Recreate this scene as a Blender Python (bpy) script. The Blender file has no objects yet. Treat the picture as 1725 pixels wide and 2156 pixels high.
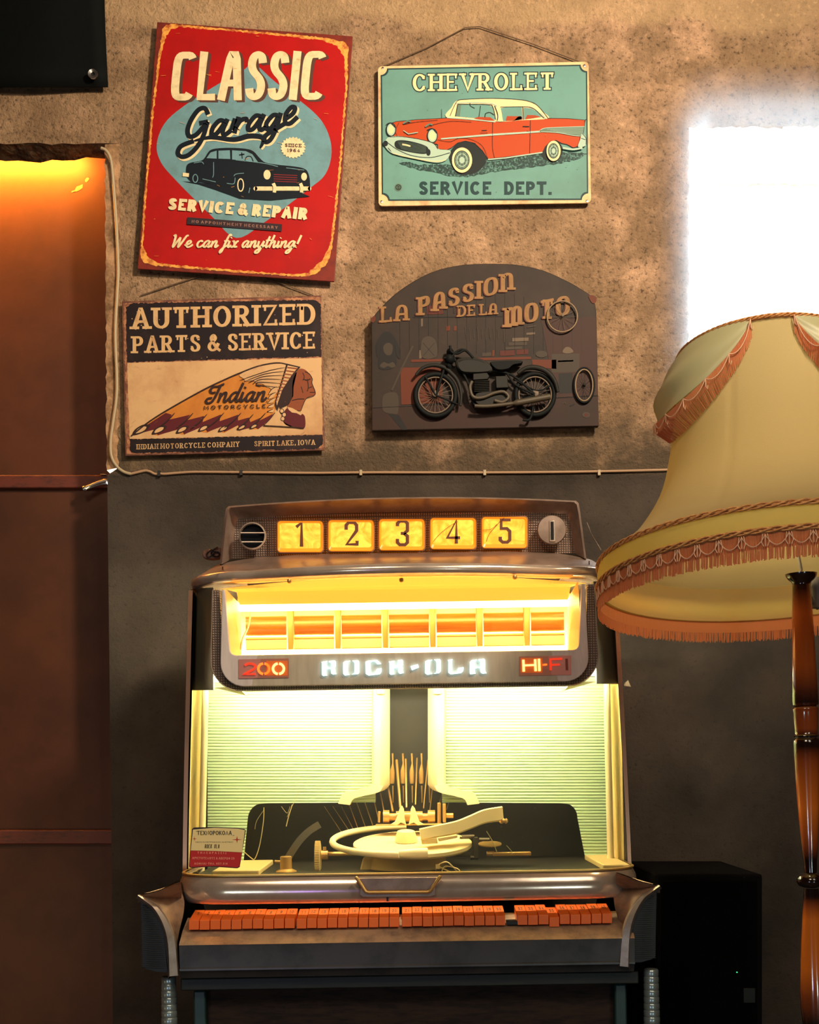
import bpy, bmesh, math, random
from mathutils import Vector, Matrix
random.seed(11)
sc = bpy.context.scene
C = sc.collection
PI = math.pi
sin, cos = math.sin, math.cos

# ------------------------------------------------------------------ camera
F, HX, HY, HC = 2600.0, 862.5, 1600.0, 0.93     # focal length in pixels, horizon, eye height
cam_d = bpy.data.cameras.new('camera')
cam = bpy.data.objects.new('camera', cam_d); C.objects.link(cam)
cam_d.sensor_fit = 'HORIZONTAL'; cam_d.sensor_width = 36.0
cam_d.lens = 36.0 * F / 1725.0
cam_d.shift_y = (HY - 1078.0) / 1725.0
cam_d.clip_start = 0.02
cam.location = (0, 0, HC); cam.rotation_euler = (PI / 2, 0, 0)
sc.camera = cam

# ------------------------------------------------------------------ light and exposure
sc.view_settings.view_transform = 'Standard'; sc.view_settings.look = 'None'
sc.view_settings.exposure = 0.0; sc.view_settings.gamma = 1.0
try: sc.view_settings.use_curve_mapping = False
except Exception: pass
wd = bpy.data.worlds.new('daylight'); sc.world = wd; wd.use_nodes = True
bg = wd.node_tree.nodes['Background']
bg.inputs[0].default_value = (0.86, 0.94, 1.0, 1); bg.inputs[1].default_value = 40.0

def area(name, loc, target, size, energy, col, size_y=None, spread=None):
    d = bpy.data.lights.new(name, 'AREA'); d.energy = energy; d.color = col
    d.shape = 'RECTANGLE' if size_y else 'DISK'; d.size = size
    if size_y: d.size_y = size_y
    if spread: d.spread = spread
    o = bpy.data.objects.new(name, d); C.objects.link(o); o.location = loc
    o.rotation_euler = (Vector(target) - Vector(loc)).to_track_quat('-Z', 'Y').to_euler()
    return o
def point(name, loc, energy, col, r=0.02):
    d = bpy.data.lights.new(name, 'POINT'); d.energy = energy; d.color = col; d.shadow_soft_size = r
    o = bpy.data.objects.new(name, d); C.objects.link(o); o.location = loc
    return o

YW = 2.78                                        # plane of the back wall
area('ceiling_lamp_light', (1.05, 0.75, 2.75), (-0.05, YW, 2.2), 0.26, 25, (1.0, 0.80, 0.58), spread=1.6)
area('warm_fill_light', (-0.5, -0.6, 2.7), (0.0, 2.2, 1.35), 0.8, 20, (1.0, 0.78, 0.55))  # added soft fill behind the camera, brightens the metals
area('bar_window_light', (-1.02, -0.9, 0.20), (-.3, 2.1, 0.7), 0.20, 3.4, (0.74, 0.96, 0.94), 0.20)
area('bar_window_light', (0.96, -0.9, 0.20), (.3, 2.1, 0.7), 0.20, 3.4, (0.78, 0.96, 0.95), 0.20)
area('stage_light', (-0.55, -0.4, 0.26), (-0.2, 2.1, 0.72), 0.16, 1.0, (0.36, 0.20, 1.0), 0.07)

area('front_fill_strip', (0.9, -1.0, 2.6), (0.4, 2.0, 1.1), 0.10, 7.0, (1.0, 0.88, 0.70), 1.1)  # pair of added fill lights for the jukebox front and lamp shade
area('front_fill_strip', (1.3, -1.0, 2.6), (0.4, 2.0, 1.1), 0.10, 7.0, (1.0, 0.88, 0.70), 1.1)

area('floor_uplight', (-1.5, 1.3, 0.25), (-1.15, 2.9, 0.45), 0.12, 0.8, (1.0, 0.58, 0.26), spread=1.5)

# ------------------------------------------------------------------ helpers
def P(px, py, Y):
    return Vector(((px - HX) / F * Y, Y, HC + (HY - py) / F * Y))
def lin(c):
    c = c / 255.0
    return c / 12.92 if c <= 0.04045 else ((c + 0.055) / 1.055) ** 2.4
def rgb(c): return (lin(c[0]), lin(c[1]), lin(c[2]), 1.0)

def mat(name, col, rough=0.5, metal=0.0, worn=None, bump=None, emit=None, spec=0.5, trans=None, coat=0.0, aniso=None):
    """worn = (colour, scale, low, high[, stretch]); bump = (scale, strength[, distance]); emit = (colour, strength)"""
    m = bpy.data.materials.new(name); m.use_nodes = True
    nt = m.node_tree; N = nt.nodes; L = nt.links
    b = N['Principled BSDF']
    b.inputs['Base Color'].default_value = rgb(col)
    b.inputs['Roughness'].default_value = rough; b.inputs['Metallic'].default_value = metal
    b.inputs['Specular IOR Level'].default_value = spec
    if coat: b.inputs['Coat Weight'].default_value = coat; b.inputs['Coat Roughness'].default_value = 0.06
    tc = N.new('ShaderNodeTexCoord')
    if worn:
        n = N.new('ShaderNodeTexNoise'); n.inputs['Scale'].default_value = worn[1]; n.inputs['Detail'].default_value = 8
        n.inputs['Roughness'].default_value = 0.65
        src = tc.outputs['Object']
        if len(worn) > 4:
            mp = N.new('ShaderNodeMapping'); mp.inputs['Scale'].default_value = worn[4]; L.new(src, mp.inputs[0]); src = mp.outputs[0]
        L.new(src, n.inputs['Vector'])
        r = N.new('ShaderNodeMapRange'); r.inputs['From Min'].default_value = worn[2]; r.inputs['From Max'].default_value = worn[3]
        L.new(n.outputs['Fac'], r.inputs['Value'])
        mx = N.new('ShaderNodeMix'); mx.data_type = 'RGBA'
        mx.inputs[6].default_value = rgb(col); mx.inputs[7].default_value = rgb(worn[0])
        L.new(r.outputs[0], mx.inputs[0]); L.new(mx.outputs[2], b.inputs['Base Color'])
    if bump:
        n = N.new('ShaderNodeTexNoise'); n.inputs['Scale'].default_value = bump[0]; n.inputs['Detail'].default_value = 6
        L.new(tc.outputs['Object'], n.inputs['Vector'])
        bp = N.new('ShaderNodeBump'); bp.inputs['Strength'].default_value = bump[1]
        bp.inputs['Distance'].default_value = bump[2] if len(bump) > 2 else 0.002
        L.new(n.outputs['Fac'], bp.inputs['Height']); L.new(bp.outputs[0], b.inputs['Normal'])
    if emit:
        b.inputs['Emission Color'].default_value = rgb(emit[0]); b.inputs['Emission Strength'].default_value = emit[1]
    if trans:                                    # thin cloth that lets light through
        t = N.new('ShaderNodeBsdfTranslucent'); t.inputs[0].default_value = rgb(trans[0])
        ms = N.new('ShaderNodeMixShader'); ms.inputs[0].default_value = trans[1]
        out = N['Material Output']
        L.new(b.outputs[0], ms.inputs[1]); L.new(t.outputs[0], ms.inputs[2]); L.new(ms.outputs[0], out.inputs[0])
    return m

def grid_mat(name, col, rough, metal, scale, strength=0.6, depth=0.0012, col2=None):
    """fine square mesh embossed in sheet metal"""
    m = mat(name, col, rough, metal); nt = m.node_tree; N = nt.nodes; L = nt.links
    tc = N.new('ShaderNodeTexCoord'); sp = N.new('ShaderNodeSeparateXYZ'); L.new(tc.outputs['Object'], sp.inputs[0])
    hs = []
    for ax in (0, 2):
        mu = N.new('ShaderNodeMath'); mu.operation = 'MULTIPLY'; mu.inputs[1].default_value = scale; L.new(sp.outputs[ax], mu.inputs[0])
        s = N.new('ShaderNodeMath'); s.operation = 'SINE'; L.new(mu.outputs[0], s.inputs[0]); hs.append(s)
    mn = N.new('ShaderNodeMath'); mn.operation = 'MINIMUM'; L.new(hs[0].outputs[0], mn.inputs[0]); L.new(hs[1].outputs[0], mn.inputs[1])
    bp = N.new('ShaderNodeBump'); bp.inputs['Strength'].default_value = strength; bp.inputs['Distance'].default_value = depth
    L.new(mn.outputs[0], bp.inputs['Height']); L.new(bp.outputs[0], N['Principled BSDF'].inputs['Normal'])
    if col2:
        mr = N.new('ShaderNodeMapRange'); mr.inputs['From Min'].default_value = -0.9; mr.inputs['From Max'].default_value = -0.1; L.new(mn.outputs[0], mr.inputs[0])
        mx = N.new('ShaderNodeMix'); mx.data_type = 'RGBA'; mx.inputs[6].default_value = rgb(col2); mx.inputs[7].default_value = rgb(col)
        L.new(mr.outputs[0], mx.inputs[0]); L.new(mx.outputs[2], N['Principled BSDF'].inputs['Base Color'])
    return m

def glass_mat(name, tint=(235, 240, 225), gloss=0.07, dust=0.0):
    m = bpy.data.materials.new(name); m.use_nodes = True; nt = m.node_tree; N = nt.nodes; L = nt.links
    N.remove(N['Principled BSDF'])
    t = N.new('ShaderNodeBsdfTransparent'); t.inputs[0].default_value = rgb(tint)
    g = N.new('ShaderNodeBsdfGlossy'); g.inputs['Roughness'].default_value = 0.03
    ms = N.new('ShaderNodeMixShader'); ms.inputs[0].default_value = gloss
    L.new(t.outputs[0], ms.inputs[1]); L.new(g.outputs[0], ms.inputs[2]); out = ms
    if dust:                                     # a film of dust that scatters the light passing through
        d = N.new('ShaderNodeBsdfTranslucent'); d.inputs[0].default_value = (.9, .86, .78, 1)
        m2 = N.new('ShaderNodeMixShader'); m2.inputs[0].default_value = dust
        L.new(ms.outputs[0], m2.inputs[1]); L.new(d.outputs[0], m2.inputs[2]); out = m2
    L.new(out.outputs[0], N['Material Output'].inputs[0])
    return m

BASE = {}
def base_of(o):
    while o is not None:
        if o.name in BASE: return BASE[o.name]
        o = o.parent
    return Vector((0, 0, 0))

class MB:
    """collects geometry in world coordinates, build() links it as ONE mesh object"""
    def __init__(s): s.v = []; s.f = []; s.m = []
    def add(s, vs, fs, m=0):
        o = len(s.v); s.v += [Vector(v) for v in vs]
        for f in fs: s.f.append(tuple(i + o for i in f)); s.m.append(m)
    def poly(s, pts, m=0): s.add(pts, [tuple(range(len(pts)))], m)
    def box(s, lo, hi, m=0):
        x0, y0, z0 = lo; x1, y1, z1 = hi
        s.hexa([(x0, y0, z0), (x1, y0, z0), (x1, y1, z0), (x0, y1, z0), (x0, y0, z1), (x1, y0, z1), (x1, y1, z1), (x0, y1, z1)], m)
    def hexa(s, v, m=0):
        s.add(v, [(0, 1, 2, 3), (7, 6, 5, 4), (0, 4, 5, 1), (1, 5, 6, 2), (2, 6, 7, 3), (3, 7, 4, 0)], m)
    def prism(s, front, off, m=0, m_side=None):
        n = len(front); off = Vector(off); b = [Vector(p) + off for p in front]
        s.add(list(front) + b, [tuple(range(n))], m); o = len(s.v) - 2 * n
        k = m if m_side is None else m_side
        s.f.append(tuple(o + n + i for i in reversed(range(n)))); s.m.append(k)
        for i in range(n):
            j = (i + 1) % n; s.f.append((o + i, o + j, o + n + j, o + n + i)); s.m.append(k)
    def loft(s, rings, m=0, closed=True, cap=False):
        n = len(rings[0]); o = len(s.v)
        for r in rings: s.v += [Vector(p) for p in r]
        for a in range(len(rings) - 1):
            for i in range(n if closed else n - 1):
                j = (i + 1) % n
                s.f.append((o + a * n + i, o + a * n + j, o + (a + 1) * n + j, o + (a + 1) * n + i)); s.m.append(m)
        if cap:
            s.f.append(tuple(o + i for i in reversed(range(n)))); s.m.append(m)
            s.f.append(tuple(o + (len(rings) - 1) * n + i for i in range(n))); s.m.append(m)
    def tube(s, pts, r, n=8, m=0, closed=False, cap=True):
        pts = [Vector(p) for p in pts]; k = len(pts); rings = []
        up = Vector((0.13, 0.21, 0.97)).normalized()
        for i in range(k):
            if closed: t = pts[(i + 1) % k] - pts[i - 1]
            else: t = pts[min(i + 1, k - 1)] - pts[max(i - 1, 0)]
            if t.length < 1e-9: t = Vector((0, 0, 1))
            t.normalize()
            a = up - t * up.dot(t)
            if a.length < 0.05: a = Vector((1, 0, 0)) - t * t.x
            a.normalize(); b = t.cross(a); up = a
            rr = r[i] if isinstance(r, (list, tuple)) else r
            rings.append([pts[i] + (a * cos(2 * PI * j / n) + b * sin(2 * PI * j / n)) * rr for j in range(n)])
        if closed: rings.append(rings[0])
        s.loft(rings, m, True, cap and not closed)
    def lathe(s, prof, c, axis=(0, 0, 1), n=32, m=0, cap=True):
        c = Vector(c); d = Vector(axis).normalized()
        a = d.orthogonal().normalized(); b = d.cross(a)
        s.loft([[c + d * z + (a * cos(2 * PI * j / n) + b * sin(2 * PI * j / n)) * max(r, 1e-4) for j in range(n)] for r, z in prof], m, True, cap)
    def build(s, name, mats, parent=None, smooth=35, bevel=None, recalc=True):
        if not isinstance(mats, (list, tuple)): mats = [mats]
        bs = base_of(parent) if parent else Vector((0, 0, 0))
        me = bpy.data.meshes.new(name)
        me.from_pydata([tuple(v - bs) for v in s.v], [], s.f)
        for q in mats: me.materials.append(q)
        me.polygons.foreach_set('material_index', s.m)
        if recalc:
            bm = bmesh.new(); bm.from_mesh(me); bmesh.ops.recalc_face_normals(bm, faces=bm.faces); bm.to_mesh(me); bm.free()
        if smooth:
            me.polygons.foreach_set('use_smooth', [True] * len(me.polygons))
            me.set_sharp_from_angle(angle=math.radians(smooth))
        me.update()
        o = bpy.data.objects.new(name, me); C.objects.link(o)
        if parent: o.parent = parent
        if bevel:
            md = o.modifiers.new('edge', 'BEVEL'); md.width = bevel; md.segments = 2; md.limit_method = 'ANGLE'; md.angle_limit = math.radians(40)
            md.harden_normals = False
        return o

def thing(name, label, cat, base, group=None):
    o = bpy.data.objects.new(name, None); C.objects.link(o); o.empty_display_size = 0.05
    o.location = base; BASE[o.name] = Vector(base)
    o['label'] = label; o['category'] = cat
    if group: o['group'] = group
    return o
def tag(o, label, cat, group=None):
    o['label'] = label; o['category'] = cat
    if group: o['group'] = group
    return o
def struct(o): o['kind'] = 'structure'; return o

# ------------------------------------------------------------------ flat drawing: ribbons, curves and letters
def cat(pts, n=6, closed=False):
    k = len(pts); out = []
    if k < 3: return list(pts)
    rng = range(k) if closed else range(k - 1)
    for i in rng:
        p0 = pts[i - 1] if (closed or i > 0) else pts[i]
        p1 = pts[i]; p2 = pts[(i + 1) % k]
        p3 = pts[(i + 2) % k] if (closed or i + 2 < k) else p2
        for j in range(n):
            t = j / n
            out.append(tuple(0.5 * (2 * p1[d] + (p2[d] - p0[d]) * t + (2 * p0[d] - 5 * p1[d] + 4 * p2[d] - p3[d]) * t * t
                                    + (3 * p1[d] - p0[d] - 3 * p2[d] + p3[d]) * t ** 3) for d in range(len(p1))))
    if not closed: out.append(tuple(pts[-1]))
    return out
def ribbon(pts, wv, wh=None, closed=False, taper=False):
    """quads along a polyline; wv = width of upright strokes, wh = of level ones"""
    wh = wv if wh is None else wh
    n = len(pts); L = []; R = []
    for i in range(n):
        a = pts[i - 1] if (i > 0 or closed) else pts[i]
        b = pts[(i + 1) % n] if (i < n - 1 or closed) else pts[i]
        p = pts[i]
        d1 = (p[0] - a[0], p[1] - a[1]); d2 = (b[0] - p[0], b[1] - p[1])
        l1 = math.hypot(*d1); l2 = math.hypot(*d2)
        if l1 < 1e-9: d1, l1 = d2, l2
        if l2 < 1e-9: d2, l2 = d1, l1
        if l1 < 1e-9: continue
        u1 = (d1[0] / l1, d1[1] / l1); u2 = (d2[0] / l2, d2[1] / l2)
        t = (u1[0] + u2[0], u1[1] + u2[1]); tl = math.hypot(*t) or 1.0; t = (t[0] / tl, t[1] / tl)
        miter = 1.0 / max(0.82, abs(t[0] * u1[0] + t[1] * u1[1]))
        w1 = math.hypot(wv * u1[1], wh * u1[0]); w2 = math.hypot(wv * u2[1], wh * u2[0])
        w = 0.5 * 0.5 * (w1 + w2) * miter
        if taper: w *= 0.25 + 0.75 * sin(PI * min(1, max(0, i / (n - 1)))) ** 0.6
        L.append((p[0] - t[1] * w, p[1] + t[0] * w)); R.append((p[0] + t[1] * w, p[1] - t[0] * w))
    out = [[L[i], L[i + 1], R[i + 1], R[i]] for i in range(len(L) - 1)]
    if closed: out.append([L[-1], L[0], R[0], R[-1]])
    return out

def arc(cx, cy, rx, ry, a0, a1, n=12, e=1.0):
    o = []
    for i in range(n + 1):
        a = math.radians(a0 + (a1 - a0) * i / n); c, s_ = cos(a), sin(a)
        o.append((cx + rx * math.copysign(abs(c) ** e, c), cy + ry * math.copysign(abs(s_) ** e, s_)))
    return o
def glyph(ch, e):
    """skeleton of a capital in a box one unit high: (width, strokes)"""
    A = lambda *a: arc(*a, e=e)
    g = {
     'A': (.74, [[(0, 0), (.33, 1), (.41, 1), (.74, 0)] if e > .7 else [(0, 0), (.22, .9), (.28, 1), (.46, 1), (.52, .9), (.74, 0)], [(.14, .33), (.60, .33)]]),
     'B': (.56, [[(0, 0), (0, 1)], [(0, 1), (.28, 1)] + A(.28, .77, .24, .23, 90, -90) + [(0, .54)], [(0, .54), (.30, .54)] + A(.30, .27, .26, .27, 90, -90) + [(0, 0)]]),
     'C': (.70, [A(.37, .5, .37, .5, 42, 318, 20)]),
     'D': (.66, [[(0, 0), (0, 1)], [(0, 1), (.26, 1)] + A(.26, .5, .40, .5, 90, -90, 16) + [(0, 0)]]),
     'E': (.54, [[(.54, 1), (0, 1), (0, 0), (.54, 0)], [(0, .52), (.42, .52)]]),
     'F': (.52, [[(.52, 1), (0, 1), (0, 0)], [(0, .52), (.40, .52)]]),
     'G': (.74, [A(.37, .5, .37, .5, 45, 340, 20) + [(.74, .46), (.46, .46)]]),
     'H': (.68, [[(0, 0), (0, 1)], [(.68, 0), (.68, 1)], [(0, .52), (.68, .52)]]),
     'I': (.0, [[(0, 0), (0, 1)]]),
     'J': (.44, [[(.44, 1), (.44, .3)] + A(.22, .24, .22, .24, 0, -150)]),
     'K': (.64, [[(0, 0), (0, 1)], [(.60, 1), (0, .42)], [(.20, .58), (.64, 0)]]),
     'L': (.52, [[(0, 1), (0, 0), (.52, 0)]]),
     'M': (.86, [[(0, 0), (0, 1), (.43, .25), (.86, 1), (.86, 0)]]),
     'N': (.70, [[(0, 0), (0, 1), (.70, 0), (.70, 1)]]),
     'O': (.76, [A(.38, .5, .38, .5, 90, 450, 28)]),
     'P': (.56, [[(0, 0), (0, 1)], [(0, 1), (.28, 1)] + A(.28, .74, .28, .26, 90, -90) + [(0, .48)]]),
     'Q': (.76, [A(.38, .5, .38, .5, 90, 450, 28), [(.45, .28), (.78, -.06)]]),
     'R': (.62, [[(0, 0), (0, 1)], [(0, 1), (.28, 1)] + A(.28, .75, .27, .25, 90, -90) + [(0, .5)], [(.30, .5), (.62, 0)]]),
     'S': (.54, [cat([(.52, .80), (.44, .95), (.26, 1), (.08, .94), (.02, .77), (.12, .61), (.42, .43), (.54, .25), (.46, .06), (.26, 0), (.08, .05), (.0, .20)], 4)]),
     'T': (.66, [[(0, 1), (.66, 1)], [(.33, 1), (.33, 0)]]),
     'U': (.66, [[(0, 1), (0, .34)] + A(.33, .33, .33, .33, 180, 360, 14) + [(.66, 1)]]),
     'V': (.74, [[(0, 1), (.37, 0), (.74, 1)]]),
     'W': (1.06, [[(0, 1), (.27, 0), (.53, .9), (.79, 0), (1.06, 1)]]),
     'X': (.68, [[(0, 0), (.68, 1)], [(0, 1), (.68, 0)]]),
     'Y': (.70, [[(0, 1), (.35, .48), (.70, 1)], [(.35, .48), (.35, 0)]]),
     'Z': (.62, [[(0, 1), (.62, 1), (0, 0), (.62, 0)]]),
     'n': (.62, [[(0, 0), (0, 1)], [(0, .76)] + arc(.30, .70, .30, .30, 170, 0, 12) + [(.62, 0)]]),
     'm': (1.0, [[(0, 0), (0, 1)], [(0, .76)] + arc(.25, .74, .25, .26, 170, 0, 10) + [(.50, 0)], [(.50, .76)] + arc(.75, .74, .25, .26, 170, 0, 10) + [(1.0, 0)]]),
     'a': (.64, [[(0, 0), (.06, .6)] + arc(.34, .66, .27, .34, 175, 5, 12) + [(.64, 0)], [(.10, .40), (.60, .40)]]),
     '&': (.78, [cat([(.78, .02), (.60, .16), (.24, .62), (.18, .84), (.34, 1), (.48, .84), (.40, .66), (.08, .42), (.02, .18), (.22, 0), (.50, .08), (.74, .46)], 5)]),
     '1': (.16, [[(0, .80), (.16, 1), (.16, 0)]]),
     '2': (.52, [cat([(.02, .76), (.10, .95), (.27, 1), (.46, .92), (.48, .70), (.30, .42), (.0, .0)], 5) + [(.54, 0)]]),
     '3': (.52, [cat([(.0, .86), (.24, 1), (.46, .90), (.46, .66), (.20, .54)], 5), cat([(.20, .54), (.50, .44), (.52, .14), (.26, 0), (.0, .12)], 5)]),
     '4': (.56, [[(.40, 0), (.40, 1), (0, .28), (.56, .28)]]),
     '5': (.52, [[(.48, 1), (.06, 1), (.03, .55)] + cat([(.03, .55), (.28, .62), (.50, .48), (.50, .16), (.26, 0), (.0, .10)], 5)]),
     '6': (.54, [cat([(.46, .94), (.22, .92), (.03, .6), (.02, .25), (.26, 0), (.52, .16), (.50, .44), (.26, .56), (.04, .36)], 5)]),
     '7': (.52, [[(0, 1), (.52, 1), (.18, 0)]]),
     '8': (.52, [arc(.26, .76, .22, .24, 90, 450, 16), arc(.26, .27, .26, .27, 90, 450, 18)]),
     '9': (.54, [[(.54 - x, 1 - y) for x, y in cat([(.46, .94), (.22, .92), (.03, .6), (.02, .25), (.26, 0), (.52, .16), (.50, .44), (.26, .56), (.04, .36)], 5)]]),
     '0': (.54, [A(.27, .5, .27, .5, 90, 450, 24)]),
     '-': (.30, [[(0, .48), (.30, .48)]]), '.': (.0, [[(0, 0), (0, .12)]]), ',': (.04, [[(.04, .12), (-.02, -.14)]]),
     "'": (.04, [[(.06, 1.05), (0, .82)]]), ':': (0, [[(0, .1), (0, .22)], [(0, .6), (0, .72)]]),
     '\u039b': (.74, [[(0, 0), (.37, 1), (.74, 0)]]),
     '\u03a3': (.60, [[(.60, 1), (0, 1), (.36, .5), (0, 0), (.60, 0)]]),
     '\u03a6': (.76, [[(.38, 0), (.38, 1)], arc(.38, .5, .38, .30, 90, 450, 24)]),
     '\u03a9': (.76, [[(0, 0), (.24, 0)] + arc(.38, .56, .38, .44, 232, -52, 20) + [(.52, 0), (.76, 0)]]),
     '\u0393': (.50, [[(.50, 1), (0, 1), (0, 0)]]),
    }
    return g.get(ch, (.4, []))
def serifs(strokes, tv, th):
    """little slabs at the free ends of a letter's strokes"""
    out = []; ends = []
    for s_ in strokes:
        if math.hypot(s_[0][0] - s_[-1][0], s_[0][1] - s_[-1][1]) > .02: ends += [(s_[0], s_[1]), (s_[-1], s_[-2])]
        for k, p in enumerate(s_[1:-1], 1):                         # upright corners of E, F, L, N, M
            if (abs(p[1]) < .01 or abs(p[1] - 1) < .01) and len(s_) < 6:
                a, b = s_[k - 1], s_[k + 1]
                for q in (a, b):
                    if abs(q[0] - p[0]) < .03 and abs(q[1] - p[1]) > .4: ends.append((p, q))
    for p, q in ends:
        dx, dy = p[0] - q[0], p[1] - q[1]; l = math.hypot(dx, dy) or 1
        if abs(dy) / l > .55 and (abs(p[1]) < .02 or abs(p[1] - 1) < .02):
            out.append(('h', p, tv * 1.05))
        elif abs(dx) / l > .75 and (abs(p[1]) < .02 or abs(p[1] - 1) < .02):
            out.append(('v', p, 1 if p[1] < .5 else -1))
        elif 0.1 < p[1] < 0.95 and len([1 for s_ in strokes if p in (s_[0], s_[-1])]) == 1 and abs(p[1] - .52) > .05 and abs(p[1] - .5) > .05 and abs(p[1] - .54) > .05:
            out.append(('c', p, 1 if p[1] > .5 else -1))
    return out
def letters(text, x0, x1, base, h, tv, th=None, serif=False, shear=0.0, sq=2.0, gap=.16, grow=0.0, rnd=False):
    """polygons of a line of capitals set between x0 and x1; base(x) = y of the baseline (y grows downwards)"""
    th = tv if th is None else th
    if not callable(base): b0 = base; base = lambda x: b0
    e = 2.0 / sq
    gl = [glyph(c, e) if c != ' ' else None for c in text]
    fixed = 0.0; var = 0.0
    for q in gl:
        if q is None: var += .34
        else: fixed += tv; var += q[0] + gap
    if gl[-1] is not None: var -= gap
    k = ((x1 - x0) - fixed) / (var * h)
    polys = []; x = x0
    for q in gl:
        if q is None: x += .34 * h * k; continue
        w, st = q
        def T(p, x=x):
            lx, ly = p
            yy = th / 2 + ly * (h - th)
            xx = x + tv / 2 + lx * h * k + shear * (yy - h / 2)
            return (xx, base(xx) - yy)
        for s_ in st:
            pts = [T(p) for p in s_]
            closed = len(s_) > 8 and math.hypot(s_[0][0] - s_[-1][0], s_[0][1] - s_[-1][1]) < 1e-6
            if closed: pts = pts[:-1]
            if not closed and len(pts) >= 2:                         # run the ends out to the edge of the letter
                for a, b in ((0, 1), (-1, -2)):
                    dx, dy = pts[a][0] - pts[b][0], pts[a][1] - pts[b][1]; l = math.hypot(dx, dy) or 1
                    ex = (th if abs(dy) > abs(dx) else tv) / 2 * (1 if s_[a][1] in (0, 1) or abs(dx) > abs(dy) else 0) + grow
                    if abs(dx) > abs(dy) and len(s_) <= 3 and s_[a][1] not in (0, 1): ex = grow
                    pts[a] = (pts[a][0] + dx / l * ex, pts[a][1] + dy / l * ex)
            polys += ribbon(pts, tv + 2 * grow, th + 2 * grow, closed)
        if serif:
            for kind, p, d in serifs(st, tv, th):
                c = T(p)
                if kind == 'h':
                    hw = d + grow; yb = c[1] + (th / 2 if p[1] < .5 else -th / 2); yt = yb + (-th if p[1] < .5 else th)
                    lo, hi = min(yb, yt) - grow, max(yb, yt) + grow
                    polys.append([(c[0] - hw, lo), (c[0] + hw, lo), (c[0] + hw, hi), (c[0] - hw, hi)])
                elif kind == 'v':
                    y0 = c[1] + d * th / 2; y1 = c[1] - d * (h * .23)
                    lo, hi = min(y0, y1) - grow, max(y0, y1) + grow
                    polys.append([(c[0] - th * .3 - grow, lo), (c[0] + th * .6 + grow, lo), (c[0] + th * .5 + grow, hi), (c[0] - th * .3 - grow, hi)])
                else:
                    sg = 1 if d > 0 else -1; q2 = .10 * h
                    polys.append([(c[0] - tv * .35 - grow, c[1] + sg * q2 + grow), (c[0] + tv * .35 + grow, c[1] + sg * q2 + grow), (c[0] + tv * .4 + grow, c[1] - sg * q2 - grow), (c[0] - tv * .2 - grow, c[1] - sg * q2 - grow)])
        x += tv + w * h * k + gap * h * k
    return polys

SCRIPT = {
 'e': (.86, [[(-.1, .30), (.30, .42), (.58, .74), (.42, 1), (.18, .82), (.12, .38), (.34, .02), (.66, .12), (.92, .42)]]),
 'c': (.80, [[(.66, .80), (.48, 1), (.18, .80), (.12, .38), (.34, .02), (.64, .12), (.88, .42)]]),
 'a': (1.0, [[(.74, .86), (.48, 1), (.18, .72), (.12, .28), (.30, .02), (.54, .28), (.74, .92)], [(.76, .98), (.68, .40), (.76, .04), (.94, .12), (1.08, .40)]]),
 'n': (.92, [[(.08, .98), (.13, .5), (.08, 0)], [(.12, .45), (.36, .92), (.56, .96), (.60, .6), (.58, .2), (.70, .02), (.96, .36)]]),
 'f': (.62, [[(.78, 1.72), (.58, 1.95), (.42, 1.5), (.30, .5), (.20, -.5), (.04, -.82), (0, -.5), (.30, 0), (.68, .32)], [(.08, .95), (.66, 1.0)]]),
 'i': (.46, [[(.15, 1), (.13, .3), (.24, .02), (.50, .36)], [(.20, 1.40), (.24, 1.52)]]),
 'x': (.84, [[(.06, .86), (.24, .94), (.40, .5), (.56, .06), (.84, .16)], [(.82, .92), (.62, .88), (.30, .10), (.04, .08)]]),
 'y': (.92, [[(.08, .98), (.12, .3), (.30, .02), (.56, .34), (.70, .98)], [(.72, .98), (.60, 0), (.40, -.72), (.08, -.82), (.08, -.5), (.50, -.1), (.98, .36)]]),
 't': (.56, [[(.32, 1.7), (.20, .6), (.28, .05), (.62, .32)], [(-.02, 1.05), (.60, 1.10)]]),
 'h': (.92, [[(.28, 1.9), (.16, .6), (.08, 0)], [(.12, .45), (.38, .94), (.58, .90), (.58, .25), (.70, .02), (.96, .36)]]),
 'g': (.96, [[(.74, .86), (.48, 1), (.18, .72), (.12, .28), (.30, .02), (.54, .28), (.74, .92)], [(.78, .98), (.64, 0), (.42, -.72), (.12, -.82), (.12, -.5), (.56, -.1), (1.02, .36)]]),
 'd': (1.0, [[(.74, .86), (.48, 1), (.18, .72), (.12, .28), (.30, .02), (.54, .28), (.74, .92)], [(.92, 1.95), (.70, .45), (.78, .04), (.94, .12), (1.08, .40)]]),
 'r': (.78, [[(.04, .80), (.20, 1.0), (.20, .4), (.12, 0)], [(.20, .55), (.44, .96), (.74, .92)]]),
 'W': (1.7, [[(-.10, 1.66), (.12, 1.80), (.20, .9), (.24, .02), (.5, .7), (.80, 1.5)], [(.80, 1.5), (.84, .7), (.90, .02), (1.2, .8), (1.5, 1.7), (1.74, 1.75)]]),
 'I': (.95, [[(.55, 1.05), (.20, 1.0), (.02, 1.3), (.22, 1.62), (.62, 1.66), (1.10, 1.90)], [(.82, 1.72), (.70, .9), (.50, .14), (.16, -.08), (-.08, .14), (.06, .42), (.40, .46)]]),
 '!': (.40, [[(.34, 1.9), (.20, .55)], [(.12, 0), (.14, .14)]]),
}
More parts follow.
